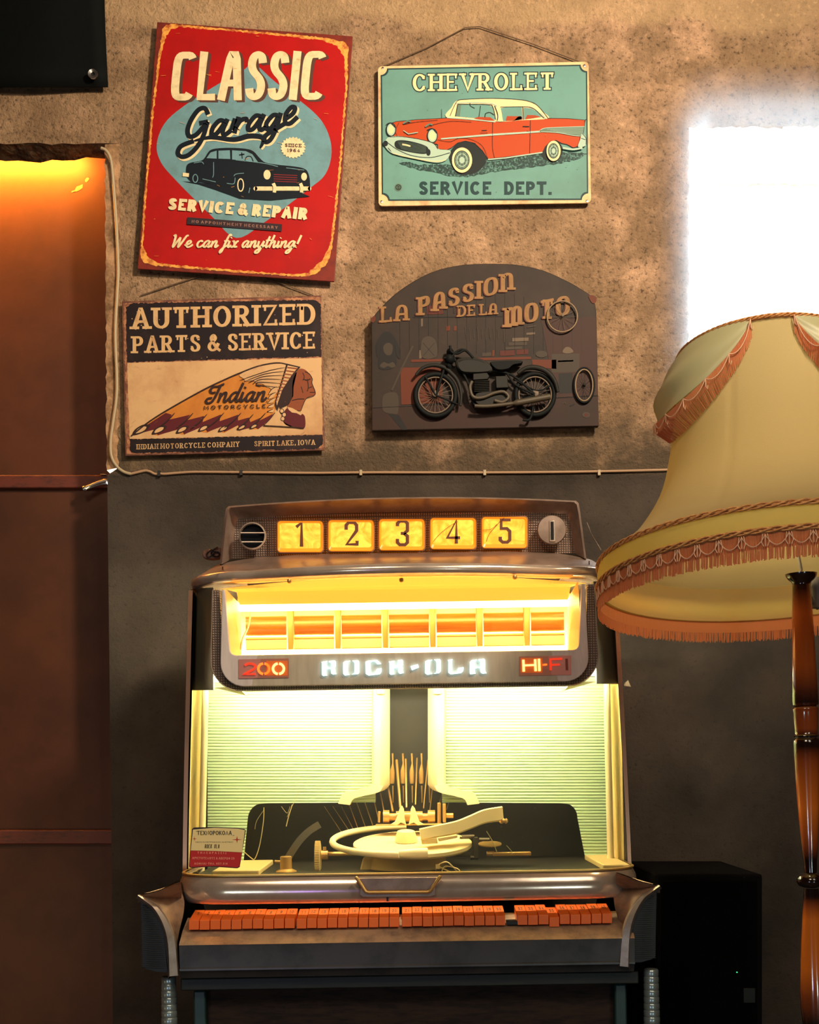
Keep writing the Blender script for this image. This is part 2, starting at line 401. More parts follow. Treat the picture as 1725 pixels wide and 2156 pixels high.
def script(text, x0, x1, base, xh, wv, wh, shear=.35):
    if not callable(base): b0 = base; base = lambda x: b0
    tot = sum(SCRIPT[c][0] if c != ' ' else .5 for c in text)
    k = (x1 - x0) / tot; out = []; x = x0
    for c in text:
        if c == ' ': x += .5 * k; continue
        w, st = SCRIPT[c]
        for s_ in st:
            pts = []
            for p in (cat(s_, 5) if len(s_) > 2 else s_):
                xx = x + p[0] * k + shear * p[1] * xh; pts.append((xx, base(xx) - p[1] * xh))
            out += ribbon(pts, wv, wh)
        x += w * k
    return out

class Art:
    """print on a flat panel: polygons in picture units, mapped to the panel by fn(x, y, lift)"""
    def __init__(s, fn, palette): s.fn = fn; s.mb = MB(); s.pal = palette; s.idx = {k: i for i, k in enumerate(palette)}; s.z = 0.0006
    def up(s, d=0.00022): s.z += d
    def poly(s, pts, col): s.mb.poly([s.fn(p[0], p[1], s.z) for p in pts], s.idx[col])
    def polys(s, L, col):
        z0 = s.z
        for i, p in enumerate(L): s.z = z0 + (i % 11) * 1.5e-5; s.poly(p, col)   # overlapping strokes never share a plane
        s.z = z0
    def smooth(s, pts, col, n=6): s.poly(cat(pts, n, True), col)
    def line(s, pts, w, col, sm=True, taper=False, closed=False): s.polys(ribbon(cat(pts, 6, closed) if sm and len(pts) > 2 else pts, w, None, closed, taper), col)
    def ell(s, cx, cy, rx, ry, col, n=28, rot=0):
        c, q = cos(rot), sin(rot)
        s.poly([(cx + rx * cos(2 * PI * i / n) * c - ry * sin(2 * PI * i / n) * q, cy + rx * cos(2 * PI * i / n) * q + ry * sin(2 * PI * i / n) * c) for i in range(n)], col)
    def ring(s, cx, cy, rx, ry, w, col, n=30): s.polys(ribbon([(cx + rx * cos(2 * PI * i / n), cy + ry * sin(2 * PI * i / n)) for i in range(n)], w, None, True), col)
    def build(s, name, parent): return s.mb.build(name, [s.pal[k] for k in s.pal], parent, smooth=None, recalc=False)
def rough_loop(pts, step, amp, seed=1):
    """a polygon with a chipped, uneven edge"""
    r = random.Random(seed); out = []
    for i in range(len(pts)):
        a, b = pts[i], pts[(i + 1) % len(pts)]; L = math.hypot(b[0] - a[0], b[1] - a[1]); n = max(1, int(L / step))
        for j in range(n):
            t = j / n; out.append((a[0] + (b[0] - a[0]) * t + r.uniform(-amp, amp), a[1] + (b[1] - a[1]) * t + r.uniform(-amp, amp)))
    return out
# ------------------------------------------------------------------ the room
def wall_material():
    m = bpy.data.materials.new('rough plaster over grey cement'); m.use_nodes = True; nt = m.node_tree; N = nt.nodes; L = nt.links
    b = N['Principled BSDF']; b.inputs['Roughness'].default_value = 0.95; b.inputs['Specular IOR Level'].default_value = 0.15
    tc = N.new('ShaderNodeTexCoord')
    def noise(scale, det=6, ro=.6):
        n = N.new('ShaderNodeTexNoise'); n.inputs['Scale'].default_value = scale; n.inputs['Detail'].default_value = det; n.inputs['Roughness'].default_value = ro
        L.new(tc.outputs['Object'], n.inputs['Vector']); return n.outputs['Fac']
    def rng(v, a, b_, c=0., d=1.):
        r = N.new('ShaderNodeMapRange'); r.inputs[1].default_value = a; r.inputs[2].default_value = b_; r.inputs[3].default_value = c; r.inputs[4].default_value = d
        L.new(v, r.inputs[0]); return r.outputs[0]
    def mix(f, a, b_):
        x = N.new('ShaderNodeMix'); x.data_type = 'RGBA'
        L.new(f, x.inputs[0])
        for i, q in ((6, a), (7, b_)):
            if isinstance(q, tuple): x.inputs[i].default_value = rgb(q)
            else: L.new(q, x.inputs[i])
        return x.outputs[2]
    def math_(op, a, b_):
        x = N.new('ShaderNodeMath'); x.operation = op
        for i, q in ((0, a), (1, b_)):
            if isinstance(q, (int, float)): x.inputs[i].default_value = q
            else: L.new(q, x.inputs[i])
        return x.outputs[0]
    sp = N.new('ShaderNodeSeparateXYZ'); L.new(tc.outputs['Object'], sp.inputs[0])
    big, midn, fine = noise(2.2, 4), noise(11, 8, .7), noise(95, 5, .7)
    plaster = mix(rng(big, .38, .62), (166, 138, 104), (206, 166, 132))
    plaster = mix(rng(midn, .42, .66), (144, 116, 88), plaster)
    plaster = mix(rng(fine, .30, .46), (74, 60, 48), plaster)
    # pale fresh strip along the top, with an uneven lower edge
    zt = math_('ADD', sp.outputs[2], math_('MULTIPLY', math_('SUBTRACT', noise(5, 6), .5), .22))
    plaster = mix(math_('MULTIPLY', rng(zt, 2.575, 2.60), .55), plaster, (196, 164, 122))
    # grey cement render below the cable
    zd = math_('ADD', sp.outputs[2], math_('MULTIPLY', math_('SUBTRACT', noise(14, 4), .5), .02))
    dado = mix(rng(noise(4.5, 5), .36, .64), (56, 51, 46), (78, 69, 61))
    dado = mix(rng(fine, .28, .42), (50, 48, 46), dado)
    edge = mix(rng(math_('ADD', sp.outputs[2], math_('MULTIPLY', math_('SUBTRACT', midn, .5), .30)), 1.60, 1.72), (96, 82, 66), plaster)
    col = mix(rng(zd, 1.570, 1.580), dado, edge)
    L.new(col, b.inputs['Base Color'])
    bp = N.new('ShaderNodeBump'); bp.inputs['Strength'].default_value = .85; bp.inputs['Distance'].default_value = .009
    v = N.new('ShaderNodeTexVoronoi'); v.inputs['Scale'].default_value = 60; L.new(tc.outputs['Object'], v.inputs['Vector'])
    h = math_('ADD', math_('MULTIPLY', midn, 1.4), math_('MULTIPLY', rng(fine, .25, .6), .5))
    h = math_('MULTIPLY', h, rng(zd, 1.55, 1.60, .22, 1.))
    L.new(h, bp.inputs['Height']); L.new(bp.outputs[0], b.inputs['Normal'])
    return m
M_wall = wall_material()
M_raw = mat('broken raw plaster', (190, 150, 112), .95, worn=((120, 92, 66), 22, .40, .62), bump=(60, .9, .006), spec=.1)
M_lintel = mat('crumbling lintel edge', (96, 78, 56), .95, worn=((52, 42, 32), 30, .40, .60), bump=(50, 1.0, .01), spec=.1)
M_dark = mat('dim far room', (84, 62, 48), .9)

WX0, WX1, WY0, WY1 = 1451, 1980, 268, 905       # the window opening, picture units on the wall plane
def jag(a, b, n, amp, seed):
    r = random.Random(seed)
    return [(a[0] + (b[0] - a[0]) * i / n + (r.uniform(-amp, amp) if 0 < i < n else 0), a[1] + (b[1] - a[1]) * i / n + (r.uniform(-amp, amp) if 0 < i < n else 0)) for i in range(n + 1)]
FLOOR_PY = HY + HC * F / YW
lint = jag((-1900, 301), (252, 303), 90, 3.0, 3)                 # lower edge of the wall above the door
jamb = jag((252, 303), (249, 985), 60, 3.2, 4) + [(226, 1000), (236, 1900), (240, FLOOR_PY)]
wl = jag((WX0, WY0), (WX0, WY1), 60, 2.2, 5); wt = jag((WX0, WY0), (WX1, WY0), 60, 4.0, 6)
wall = MB()
def wp(L): return [P(x, y, YW) for x, y in L]
wall.poly(wp([(-1900, -560), (252, -560)] + lint[::-1]))
wall.poly(wp([(252, -560), (WX0, -560)] + wl + [(WX0, FLOOR_PY)] + jamb[::-1]))
wall.poly(wp([(WX0, -560), (WX1, -560)] + wt[::-1]))
wall.poly(wp([(WX0, WY1), (WX1, WY1), (WX1, FLOOR_PY), (WX0, FLOOR_PY)]))
wall.poly(wp([(WX1, -560), (3700, -560), (3700, FLOOR_PY), (WX1, FLOOR_PY)]))
TH = .30
def reveal(L, d, m=0, mb=wall):
    a = wp(L); b = [p + Vector((0, d, 0)) for p in a]; mb.loft([a, b], m, closed=False)
reveal(wl, TH, 2); reveal(wt, TH, 2); reveal([(WX0, WY1), (WX1, WY1)], TH, 2); reveal([(WX1, WY0), (WX1, WY1)], TH, 2)
struct(wall.build('wall_back', [M_wall, M_raw, mat('glare white reveal', (236, 228, 216), .9, bump=(30, .5, .006))], smooth=None, recalc=False))  # reveal coloured white to imitate the daylight glare

YD = YW + .135                                  # the sheet metal door in its recess
e = MB()                                        # broken plaster down the jamb, then the flat reveal
r_ = random.Random(9)
ja = [P(x, y, YW) for x, y in jamb[:61]]
jb = [P(221 + 4 * (i / 60) + r_.uniform(-2, 2), 300 + (990 - 300) * i / 60, YW + .0035) for i in range(61)]
jc = [Vector((p.x - .002, YD + .02, p.z)) for p in jb]
e.loft([ja, jb, jc], 0, closed=False)
struct(e.build('trim_1', M_raw, smooth=60, recalc=False))
e = MB()
ka = [P(x, y, YW) for x, y in ((226, 1000), (236, 1900), (240, FLOOR_PY))]
e.loft([ka, [p + Vector((0, .16, 0)) for p in ka]], closed=False)
struct(e.build('trim_2', M_wall, smooth=None, recalc=False))
e = MB()                                        # lintel: sloping broken edge and the soffit above it
la = [P(x, y, YW) for x, y in lint]
lb = [P(x + r_.uniform(-1, 1), 337 + 4 * sin(x * .021) + 3 * sin(x * .09 + 1) + r_.uniform(-1.5, 1.5), YW + .045) for x, y in lint]
lc = [Vector((p.x, YW + .05, p.z + .10)) for p in lb]
ld = [Vector((p.x, YD + .02, p.z + .10)) for p in lb]
e.loft([la, lb, lc, ld], closed=False)
struct(e.build('trim_3', M_lintel, smooth=60, recalc=False))

xl, xr, yb_, zc = P(-1900, 0, YW).x, P(3700, 0, YW).x, -3.2, 3.24
for nm, vs, mt in (('floor', [(xl, yb_, 0), (xr, yb_, 0), (xr, YD + .03, 0), (xl, YD + .03, 0)], mat('worn concrete floor', (70, 62, 56), .7, bump=(30, .3))),
                   ('ceiling', [(xl, yb_, zc), (xr, yb_, zc), (xr, YD + .03, zc), (xl, YD + .03, zc)], M_dark),
                   ('wall_front', [(xl, yb_, 0), (xr, yb_, 0), (xr, yb_, zc), (xl, yb_, zc)], M_dark),
                   ('wall_left', [(xl, yb_, 0), (xl, YD + .03, 0), (xl, YD + .03, zc), (xl, yb_, zc)], M_dark),
                   ('wall_right', [(xr, yb_, 0), (xr, YW, 0), (xr, YW, zc), (xr, yb_, zc)], M_dark)):
    q = MB(); q.poly(vs); struct(q.build(nm, mt, smooth=None, recalc=False))

# sheet metal door
M_door = mat('rust brown painted sheet metal', (84, 45, 25), .5, .0, worn=((68, 36, 20), 5, .40, .65), bump=(9, .10, .01), spec=.35)
M_door_edge = mat('scuffed door rail', (100, 48, 36), .45, worn=((64, 40, 34), 34, .52, .70, (1, 1, 3)), spec=.4)
M_steel = mat('bare steel', (196, 190, 186), .22, .95)
def dz(py): return HC + (HY - py) / F * YD
dx0, dx1 = xl + .02, P(246, 0, YD).x
door = MB(); door.box((dx0, YD, .01), (dx1, YD + .03, dz(150)))
door = struct(door.build('door_1', M_door, bevel=.002))
BASE['door_1'] = Vector((0, 0, 0))
for a, b, d in ((1003, 1030, .016), (1747, 1777, .014)):
    q = MB(); q.box((dx0, YD - d, dz(b)), (dx1 - .004, YD + .002, dz(a))); q.build('rail', M_door_edge, door, bevel=.003)
q = MB()
for x, y, w, h in ((165, 396, 10, 6), (183, 379, 5, 5), (154, 403, 4, 2)):
    q.poly([P(x + w * cos(2 * PI * i / 9) * random.uniform(.7, 1.2), y + h * sin(2 * PI * i / 9) * random.uniform(.7, 1.2) - .5 * w * cos(2 * PI * i / 9), YD - .0008) for i in range(9)])
q.build('paint_chip', mat('chipped primer', (150, 128, 92), .8), door, smooth=None, recalc=False)
q = MB()
q.tube([P(224, 1013, YD - .03), P(208, 1017, YD - .034), P(190, 1024, YD - .04), P(177, 1029, YD - .044)], [.006, .0055, .005, .0045], 10)
q.lathe([(.0, -.006), (.007, -.003), (.007, .003), (0, .006)], P(178, 1029, YD - .044), (1, 0, .4), 12)
q.box(P(212, 1000, YD - .02) - Vector((0, .004, .0)), P(228, 1003, YD + .001)); q.box(P(216, 1020, YD - .03), P(230, 1012, YD - .012))
q.build('handle', M_steel, door, bevel=.001)
# lamp hidden over the door, in the slot behind the lintel
q = MB(); q.box((P(-560, 0, YD).x, YD - .062, dz(334)), (P(170, 0, YD).x, YD - .05, dz(316)))
lt = q.build('lamp_strip', mat('amber lamp tube', (255, 180, 80), .5, emit=((255, 158, 50), 300)), None)
tag(lt, 'amber lamp strip hidden behind the lintel over the brown metal door', 'lamp')
#area('door_lamp_light', (P(-190, 0, YD).x, YD - .05, dz(316)), (P(-150, 0, YD).x, YD + .005, dz(520)), .5, 9, (1.0, .55, .16), .02)

# window
BLOOM = 8.5
M_frame = mat('white painted window frame', (226, 220, 208), .5)
YG = YW + TH
# scattering volume added around the opening to imitate lens bloom
hz = MB()
def hloop(m, y):
    a_, b_ = P(WX0, WY1 - 60, YW), P(WX1, WY0, YW); L = []
    if m < 0: a_ = a_ - Vector((m, 0, m)); b_ = b_ + Vector((m, 0, m)); m = .001
    for cx, cz, a0 in ((b_.x, b_.z, 0), (a_.x, b_.z, 90), (a_.x, a_.z, 180), (b_.x, a_.z, 270)):
        for i in range(7): t = math.radians(a0 + 15 * i); L.append(Vector((cx + m * cos(t), y, cz + m * sin(t))))
    return L
hz.loft([hloop(.135, YW - .003), hloop(.115, YW - .07), hloop(.05, YW - .15), hloop(-.022, YW - .15), hloop(-.022, YW - .003), hloop(.135, YW - .003)])
hzm = bpy.data.materials.new('lens glow volume'); hzm.use_nodes = True; nt = hzm.node_tree; N = nt.nodes; L = nt.links; N.remove(N['Principled BSDF'])
tc = N.new('ShaderNodeTexCoord'); sp = N.new('ShaderNodeSeparateXYZ'); L.new(tc.outputs['Object'], sp.inputs[0])
def hmath(op, a, b_=0.0):
    x = N.new('ShaderNodeMath'); x.operation = op
    for i, q in ((0, a), (1, b_)):
        if isinstance(q, (int, float)): x.inputs[i].default_value = q
        else: L.new(q, x.inputs[i])
    return x.outputs[0]
a_, b2 = P(WX0, WY1, YW), P(WX1, WY0, YW)
cx_, cz_, hx_, hz_ = (a_.x + b2.x) / 2, (a_.z + b2.z) / 2, (b2.x - a_.x) / 2, (b2.z - a_.z) / 2
ox = hmath('MAXIMUM', hmath('SUBTRACT', hmath('ABSOLUTE', hmath('SUBTRACT', sp.outputs[0], cx_)), hx_ - .05), 0.0)
oz = hmath('MAXIMUM', hmath('SUBTRACT', hmath('ABSOLUTE', hmath('SUBTRACT', sp.outputs[2], cz_)), hz_ - .05), 0.0)
oy = hmath('MULTIPLY', hmath('SUBTRACT', YW, sp.outputs[1]), .7)
dd = hmath('SQRT', hmath('ADD', hmath('ADD', hmath('MULTIPLY', ox, ox), hmath('MULTIPLY', oz, oz)), hmath('MULTIPLY', oy, oy)))
fall = hmath('MAXIMUM', hmath('SUBTRACT', 1.0, hmath('DIVIDE', dd, .185)), 0.0)
vs = N.new('ShaderNodeVolumeScatter'); vs.inputs['Color'].default_value = (.96, .98, 1, 1); vs.inputs['Anisotropy'].default_value = .2
L.new(hmath('MULTIPLY', hmath('MULTIPLY', fall, fall), BLOOM), vs.inputs['Density']); L.new(vs.outputs[0], N['Material Output'].inputs['Volume'])
ho = hz.build('window_bloom', hzm, smooth=None); tag(ho, 'volume added to imitate lens bloom around the daylight window', 'haze'); ho['kind'] = 'stuff'
win = MB()
def wq(x, y, Y=YG): return P(x * 1.0, y * 1.0, YW) + Vector((0, Y - YW, 0))
for a, b, c_, d in ((WX0 - 12, WY0 - 12, WX0 + 26, WY1 + 12), (WX1 - 26, WY0 - 12, WX1 + 12, WY1 + 12), (WX0 - 12, WY0 - 12, WX1 + 12, WY0 + 20), (WX0 - 12, WY1 - 22, WX1 + 12, WY1 + 12)):
    p, q2 = wq(a, d), wq(c_, b); win.box((p.x, YG - .02, p.z), (q2.x, YG + .03, q2.z))
wo = struct(win.build('window_1', M_frame, bevel=.002)); BASE['window_1'] = Vector((0, 0, 0))
q = MB(); p, q2 = wq(WX0, WY1), wq(WX1, WY0); q.box((p.x, YG + .004, p.z), (q2.x, YG + .008, q2.z)); q.build('pane', glass_mat('window glass', (246, 250, 252), .04), wo)
q = MB(); p, q2 = wq(WX0 - 4, WY1 + 6), wq(WX1, WY1 - 6); q.box((p.x, YW - .03, p.z), (q2.x, YG - .021, q2.z)); q.build('sill', M_raw, wo, bevel=.004)

# ------------------------------------------------------------------ black banner, cable, cords
M_tarp = mat('black vinyl', (4, 7, 7), .75, spec=.12, bump=(14, .3, .01))
bn = thing('banner', 'black vinyl banner corner with a metal eyelet, hung above the brown door', 'banner', P(-300, 187, YW - .02))
q = MB(); rows = []
for j in range(15):
    t = j / 14; row = []
    for i in range(33):
        s_ = i / 32
        x = -760 + (226 + 760) * s_ + (3 * sin(t * 7) + (-4 * t * (1 - t) * 3 if True else 0)) * (s_ > .9)
        y = -420 + t * (188 + 420 + 4 * (1 - s_) * 1.0 * sin(s_ * 5)) - 4 * s_ * t
        row.append(P(x, y, YW - .022 - .006 * sin(s_ * 21 + t * 3) - .004 * sin(t * 9 + s_ * 4)))
    rows.append(row)
q.loft(rows, closed=False)
o = q.build('sheet', M_tarp, bn, smooth=80, recalc=False); o.modifiers.new('thick', 'SOLIDIFY').thickness = .0025
q = MB()
c0 = P(196, 157, YW - .034)
q.lathe([(.0045, .0), (.0105, .002), (.0115, .004), (.0105, .008), (.0045, .006), (.0045, .0)], c0 + Vector((0, .004, 0)), (0, -1, 0), 24, cap=False)
q.build('eyelet', M_steel, bn, smooth=60)
q = MB(); q.lathe([(.0046, 0), (.0046, .001)], c0 + Vector((0, .0025, 0)), (0, -1, 0), 16); q.build('eyelet_hole', mat('dark hole', (6, 6, 6), .9), bn)

M_cable = mat('cream plastic cable', (172, 154, 122), .5)
cab = thing('cable', 'thin cream cable running down beside the door then along the wall below the signs', 'cable', P(262, 997, YW))
path = cat([(213, 312), (224, 318), (234, 340), (240, 400), (245, 470), (249, 560), (248, 600), (243, 700), (246, 790), (245, 840), (238, 890), (233, 930), (235, 962), (247, 983), (262, 994), (276, 998)], 6)
q = MB(); q.tube([P(x, y, YW - .005 - (.004 if i < 12 else 0)) for i, (x, y) in enumerate(path)], .0036, 8); q.build('sheathed_run', M_cable, cab, smooth=60)
path = cat([(276, 998), (292, 994), (306, 991), (316, 993), (326, 998), (336, 997), (346, 998), (372, 996), (404, 994), (440, 994), (560, 995), (660, 996), (760, 995), (900, 995), (1050, 995), (1180, 994), (1300, 992), (1420, 989), (1560, 987), (1760, 986), (2100, 984)], 6)
q = MB(); q.tube([P(x, y, YW - .004) for x, y in path], .0030, 8); q.build('wall_run', mat('painted-over cable', (170, 136, 104), .6), cab, smooth=60)
M_blk = mat('black paint', (16, 15, 15), .5)
for x in (335, 508, 760, 1021, 1262):
    q = MB(); p = P(x, 997 if x == 335 else 995, YW - .007); q.box(p - Vector((.003, .002, .006)), p + Vector((.003, .006, .006))); q.build('cable_clip', M_blk if x in (335, 508) else M_cable, cab)
# ------------------------------------------------------------------ the four wall signs
def plane(ox, oy, k, Y):
    return lambda x, y, z: P(ox + x / k, oy + y / k, Y - z)
def pm(name, c, rough=.42, worn=None, spec=.22): return mat(name, c, max(rough, .55), worn=worn, spec=spec)
def cord_of(root, pts, Y):
    q = MB(); q.tube([P(x, y, Y) for x, y in pts], .0011, 6); q.build('hanging_cord', mat('thin brown cord', (92, 70, 50), .8), root)

# --- red garage sign
YS = YW - .022
f1 = plane(0, 0, 2.15625, YS)
s1 = thing('tin_sign', 'tilted red tin sign reading CLASSIC Garage, dark blue car on a pale blue diamond', 'sign', P(517, 592, YS))
q = MB(); q.prism([P(331, 46, YS), P(743, 76, YS), P(704, 593, YS), P(290, 566, YS)], (0, .005, 0))
q.build('panel', pm('dark red brown tin', (122, 40, 28), .45, ((92, 34, 26), 40, .4, .65)), s1, smooth=None, bevel=.0012)
CR, NV, TL_, RD = 'cream', 'navy', 'teal', 'red'
pal = {'rust': pm('yellowed bare edge', (226, 160, 72), .5, ((170, 84, 40), 60, .45, .62)),
       RD: pm('enamel red', (170, 7, 5), .38, ((148, 7, 6), 9, .40, .66)),
       TL_: pm('pale blue print', (104, 144, 152), .42, ((96, 130, 134), 30, .45, .65)),
       NV: pm('dark blue print', (6, 18, 29), .4), CR: pm('cream print', (222, 204, 158), .45, ((198, 176, 132), 50, .5, .7)),
       'shade': pm('brown black print', (84, 54, 46), .45), 'wine': pm('wine red print', (120, 34, 40), .45), 'dim': pm('faded pink brown print', (138, 100, 88), .5), 'band': pm('plum black print', (48, 34, 40), .45)}
a = Art(f1, pal)
a.poly(rough_loop([(738, 130), (755, 113), (790, 110), (1000, 128), (1250, 150), (1490, 172), (1560, 190), (1582, 214), (1576, 400), (1545, 800), (1508, 1130), (1490, 1190), (1440, 1240), (1380, 1256), (1100, 1238), (700, 1206), (650, 1190), (638, 1160), (655, 900), (690, 500), (720, 250)], 9, 3.2, 1), 'rust'); a.up()
a.poly(rough_loop([(752, 170), (775, 134), (812, 122), (1000, 137), (1250, 160), (1470, 184), (1530, 210), (1566, 262), (1568, 400), (1536, 800), (1500, 1110), (1462, 1180), (1400, 1238), (1340, 1246), (1100, 1228), (720, 1196), (672, 1166), (650, 1120), (664, 900), (699, 500), (730, 250)], 8, 3.0, 2), RD); a.up()
a.smooth([(1155, 292), (1250, 372), (1420, 505), (1484, 590), (1506, 690), (1478, 790), (1400, 860), (1200, 1010), (1072, 1080), (960, 980), (800, 820), (730, 735), (712, 655), (748, 560), (840, 478), (1010, 370), (1100, 322)], TL_, 5); a.up()
CL = dict(h=222, tv=37, th=31, shear=.10, sq=4.2, gap=.115)
base = lambda x: 457 - (x - 785) * .006
a.polys(letters('CLASSIC', 795, 1490, lambda x: base(x) + 9, **CL), 'shade'); a.up()
a.polys(letters('CLASSIC', 789, 1484, lambda x: base(x) + 4, **CL), 'shade'); a.up()
a.polys(letters('CLASSIC', 781, 1476, base, **CL), CR); a.up()
G = [[(946, 520), (930, 492), (900, 500), (868, 545), (852, 592), (862, 620), (890, 612), (922, 578), (940, 556)],
     [(905, 560), (945, 552)], [(942, 552), (926, 610), (900, 660), (862, 700), (828, 712), (808, 696), (822, 664), (880, 640)]]
SW = [(880, 640), (960, 624), (1060, 634), (1130, 618), (1184, 622), (1196, 640), (1182, 672)]
def sh(L, dx, dy): return [[(x + dx, y + dy) for x, y in q] for q in L]
AA = [[(1022, 552), (996, 548), (966, 582), (962, 610), (982, 608), (1008, 576), (1020, 556)], [(1034, 540), (1012, 592), (1020, 612), (1052, 590)]]
RR = [[(1052, 590), (1068, 538)], [(1084, 530), (1064, 606)], [(1070, 580), (1092, 548), (1118, 540), (1122, 556)]]
GG = [[(1262, 524), (1240, 524), (1212, 556), (1210, 584), (1228, 584), (1252, 552), (1262, 528)], [(1276, 512), (1254, 584), (1228, 634), (1204, 644), (1206, 616), (1262, 580), (1302, 556)]]
EE = [[(1296, 540), (1330, 516), (1340, 490), (1322, 488), (1298, 520), (1296, 556), (1318, 560), (1352, 530)]]
word = G + AA + RR + sh(AA, 166, -22) + GG + EE
for dx, dy, w, colr in ((7, 7, 24, CR), (0, 0, 21, NV)):
    for st in word: a.line([(x + dx, y + dy) for x, y in st], w, colr)
    a.line([(x + dx, y + dy) for x, y in SW], 24, colr, taper=True); a.up()
# since 1964 seal
n = 22
a.poly([(1331 + (58 if i % 2 else 51) * cos(PI * i / n), 670 + (50 if i % 2 else 43) * sin(PI * i / n)) for i in range(2 * n)], CR); a.up()
a.polys(letters('SINCE', 1294, 1370, lambda x: 667 + (x - 1294) * .03, 16, 4.5, 3.5, serif=True, gap=.3), 'shade')
a.polys(letters('1964', 1303, 1362, lambda x: 690 + (x - 1303) * .03, 16, 4.5, 3.5, serif=False, gap=.3), 'shade')
# the car
a.poly([(826, 822), (900, 836), (980, 862), (1090, 902), (1230, 910), (1408, 892), (1360, 872), (1200, 860), (1000, 838)], NV); a.up()
a.poly(cat([(846, 790), (848, 752), (868, 738), (912, 730), (930, 716), (952, 684), (985, 674), (1050, 671), (1120, 676), (1152, 688), (1178, 716), (1206, 738), (1262, 748), (1340, 756), (1386, 768), (1402, 792), (1408, 830), (1402, 862), (1350, 876), (1280, 872), (1180, 872), (1126, 884), (1086, 876), (1040, 846), (980, 838), (910, 826), (880, 830), (856, 812)], 4, True), NV); a.up()
a.poly([(938, 718), (956, 692), (984, 684), (984, 720)], TL_); a.poly([(992, 684), (1044, 682), (1046, 722), (992, 720)], TL_)
a.poly([(1054, 682), (1116, 686), (1146, 700), (1172, 736), (1054, 724)], TL_); a.up()
a.line([(1112, 732), (1120, 712), (1140, 712), (1150, 734)], 4, NV); a.line([(1098, 692), (1100, 720)], 4, NV, False); a.line([(1086, 704), (1110, 700)], 6, NV, False)
for y in (792, 802, 812, 822): a.line([(1242, y), (1350, y + 5)], 3.4, 'wine', False)
a.ell(1213, 793, 16, 22, CR); a.ell(1381, 802, 13, 18, CR)
for x0, y0, x1, y1, w in ((1158, 856, 1409, 856, 19),): a.line([(x0, y0), (x1, y1)], w, CR, False); a.ell(1160, 856, 9, 9.5, CR); a.ell(1406, 856, 8, 9.5, CR)
a.line([(830, 792), (858, 795)], 17, CR, False); a.up()
for x in (1243, 1366): a.line([(x - 2, 832), (x + 5, 850), (x + 3, 874)], 15, CR); a.line([(x - 11, 836), (x - 4, 855), (x - 7, 872)], 2.5, NV)
a.ring(1093, 840, 13, 28, 5, CR); a.ring(887, 810, 11, 18, 4, TL_)
for L in ([(970, 736), (970, 790), (965, 806)], [(880, 740), (915, 735), (925, 745)], [(1062, 800), (1072, 790), (1108, 786)], [(920, 812), (980, 826)], [(1030, 832), (1062, 834), (1068, 806)], [(1135, 852), (1130, 876)], [(1070, 726), (1190, 740), (1262, 756)], [(1300, 762), (1382, 772)]): a.line(L, 3, TL_)
a.up()
a.polys(letters('SERVICE & REPAIR', 766, 1396, lambda x: 951 + (x - 766) * .073, 52, 17, 12, shear=.15, gap=.20, grow=.8), CR)
a.poly([(851, 986), (1281, 1018), (1279, 1050), (848, 1018)], 'band'); a.up()
a.polys(letters('NO APPOINTMENT NECESSARY', 870, 1262, lambda x: 1011 + (x - 870) * .073, 13, 4.0, 2.6, gap=.4), 'dim')
a.polys(script('We can fix anything!', 776, 1352, lambda x: 1122 + (x - 776) * .004, 30, 10, 7, .34), CR)
r2 = random.Random(5)
for i in range(46):                                                  # scratches and scuffs
    x, y = r2.uniform(690, 1540), r2.uniform(150, 1220)
    if 700 < x < 1500: a.line([(x, y), (x + r2.uniform(-26, 26), y + r2.uniform(-4, 8))], r2.uniform(.7, 1.4), 'rust', False)
a.build('print', s1)

# --- pale green car sign
YS2 = YW - .018
f2 = plane(740, 80, 3.0804, YS2)
s2 = thing('tin_sign', 'wide pale green tin sign with an orange car above the words SERVICE DEPT.', 'sign', P(1020, 432, YS2))
q = MB(); cr = [(1, 1)]
cs = [(172, 182), (1540, 152), (1556, 1070), (176, 1090)]
out = []
for i, (x, y) in enumerate(cs):
    sx = 1 if i in (0, 3) else -1; sy = 1 if i in (0, 1) else -1
    for t in ((0, 22), (7, 7), (22, 0)) if i in (0, 2) else ((22, 0), (7, 7), (0, 22)): out.append(f2(x + sx * t[0], y + sy * t[1], 0))
q.prism(out, (0, .004, 0)); q.build('panel', pm('cream enamel', (222, 186, 136), .4, ((168, 124, 84), 18, .48, .70)), s2, smooth=None, bevel=.0012)
pal = {'dk': pm('green black print', (22, 54, 56), .4), 'gr': pm('pale green enamel', (98, 144, 134), .36, ((90, 130, 120), 7, .42, .66)),
       'or': pm('orange print', (172, 62, 12), .4), 'od': pm('burnt orange print', (158, 58, 16), .4), 'cr': pm('cream enamel print', (232, 200, 150), .42),
       'ch': pm('silver green print', (160, 184, 164), .4), 'mid': pm('grey green print', (92, 116, 100), .4), 'bk': pm('black print', (20, 30, 30), .4),
       'sh': pm('stippled dark print', (32, 56, 54), .5, ((90, 136, 124), 240, .50, .62))}
a = Art(f2, pal)
def notched(m, rr):
    """inner panel with corners cut in small concave quarter rounds"""
    x0, y0, x1, y1 = 190 + m, 198 + m, 1530 - m, 1056 - m
    sk = lambda x, y: (x + (y - 200) * .009, y - (x - 190) * .0195 * (1 - (y - 198) / 1100.))
    L = []
    for cx, cy, a0 in ((x0, y0, 90), (x1, y0, 180), (x1, y1, 270), (x0, y1, 0)):
        for k in range(7):
            t = math.radians(a0 - 90 * k / 6.); L.append(sk(cx + rr * cos(t), cy + rr * sin(t)))
    return L
a.poly(notched(0, 42), 'dk'); a.up(); a.poly(notched(9, 42), 'gr'); a.up()
bt = lambda x: 346 - (x - 390) * .012
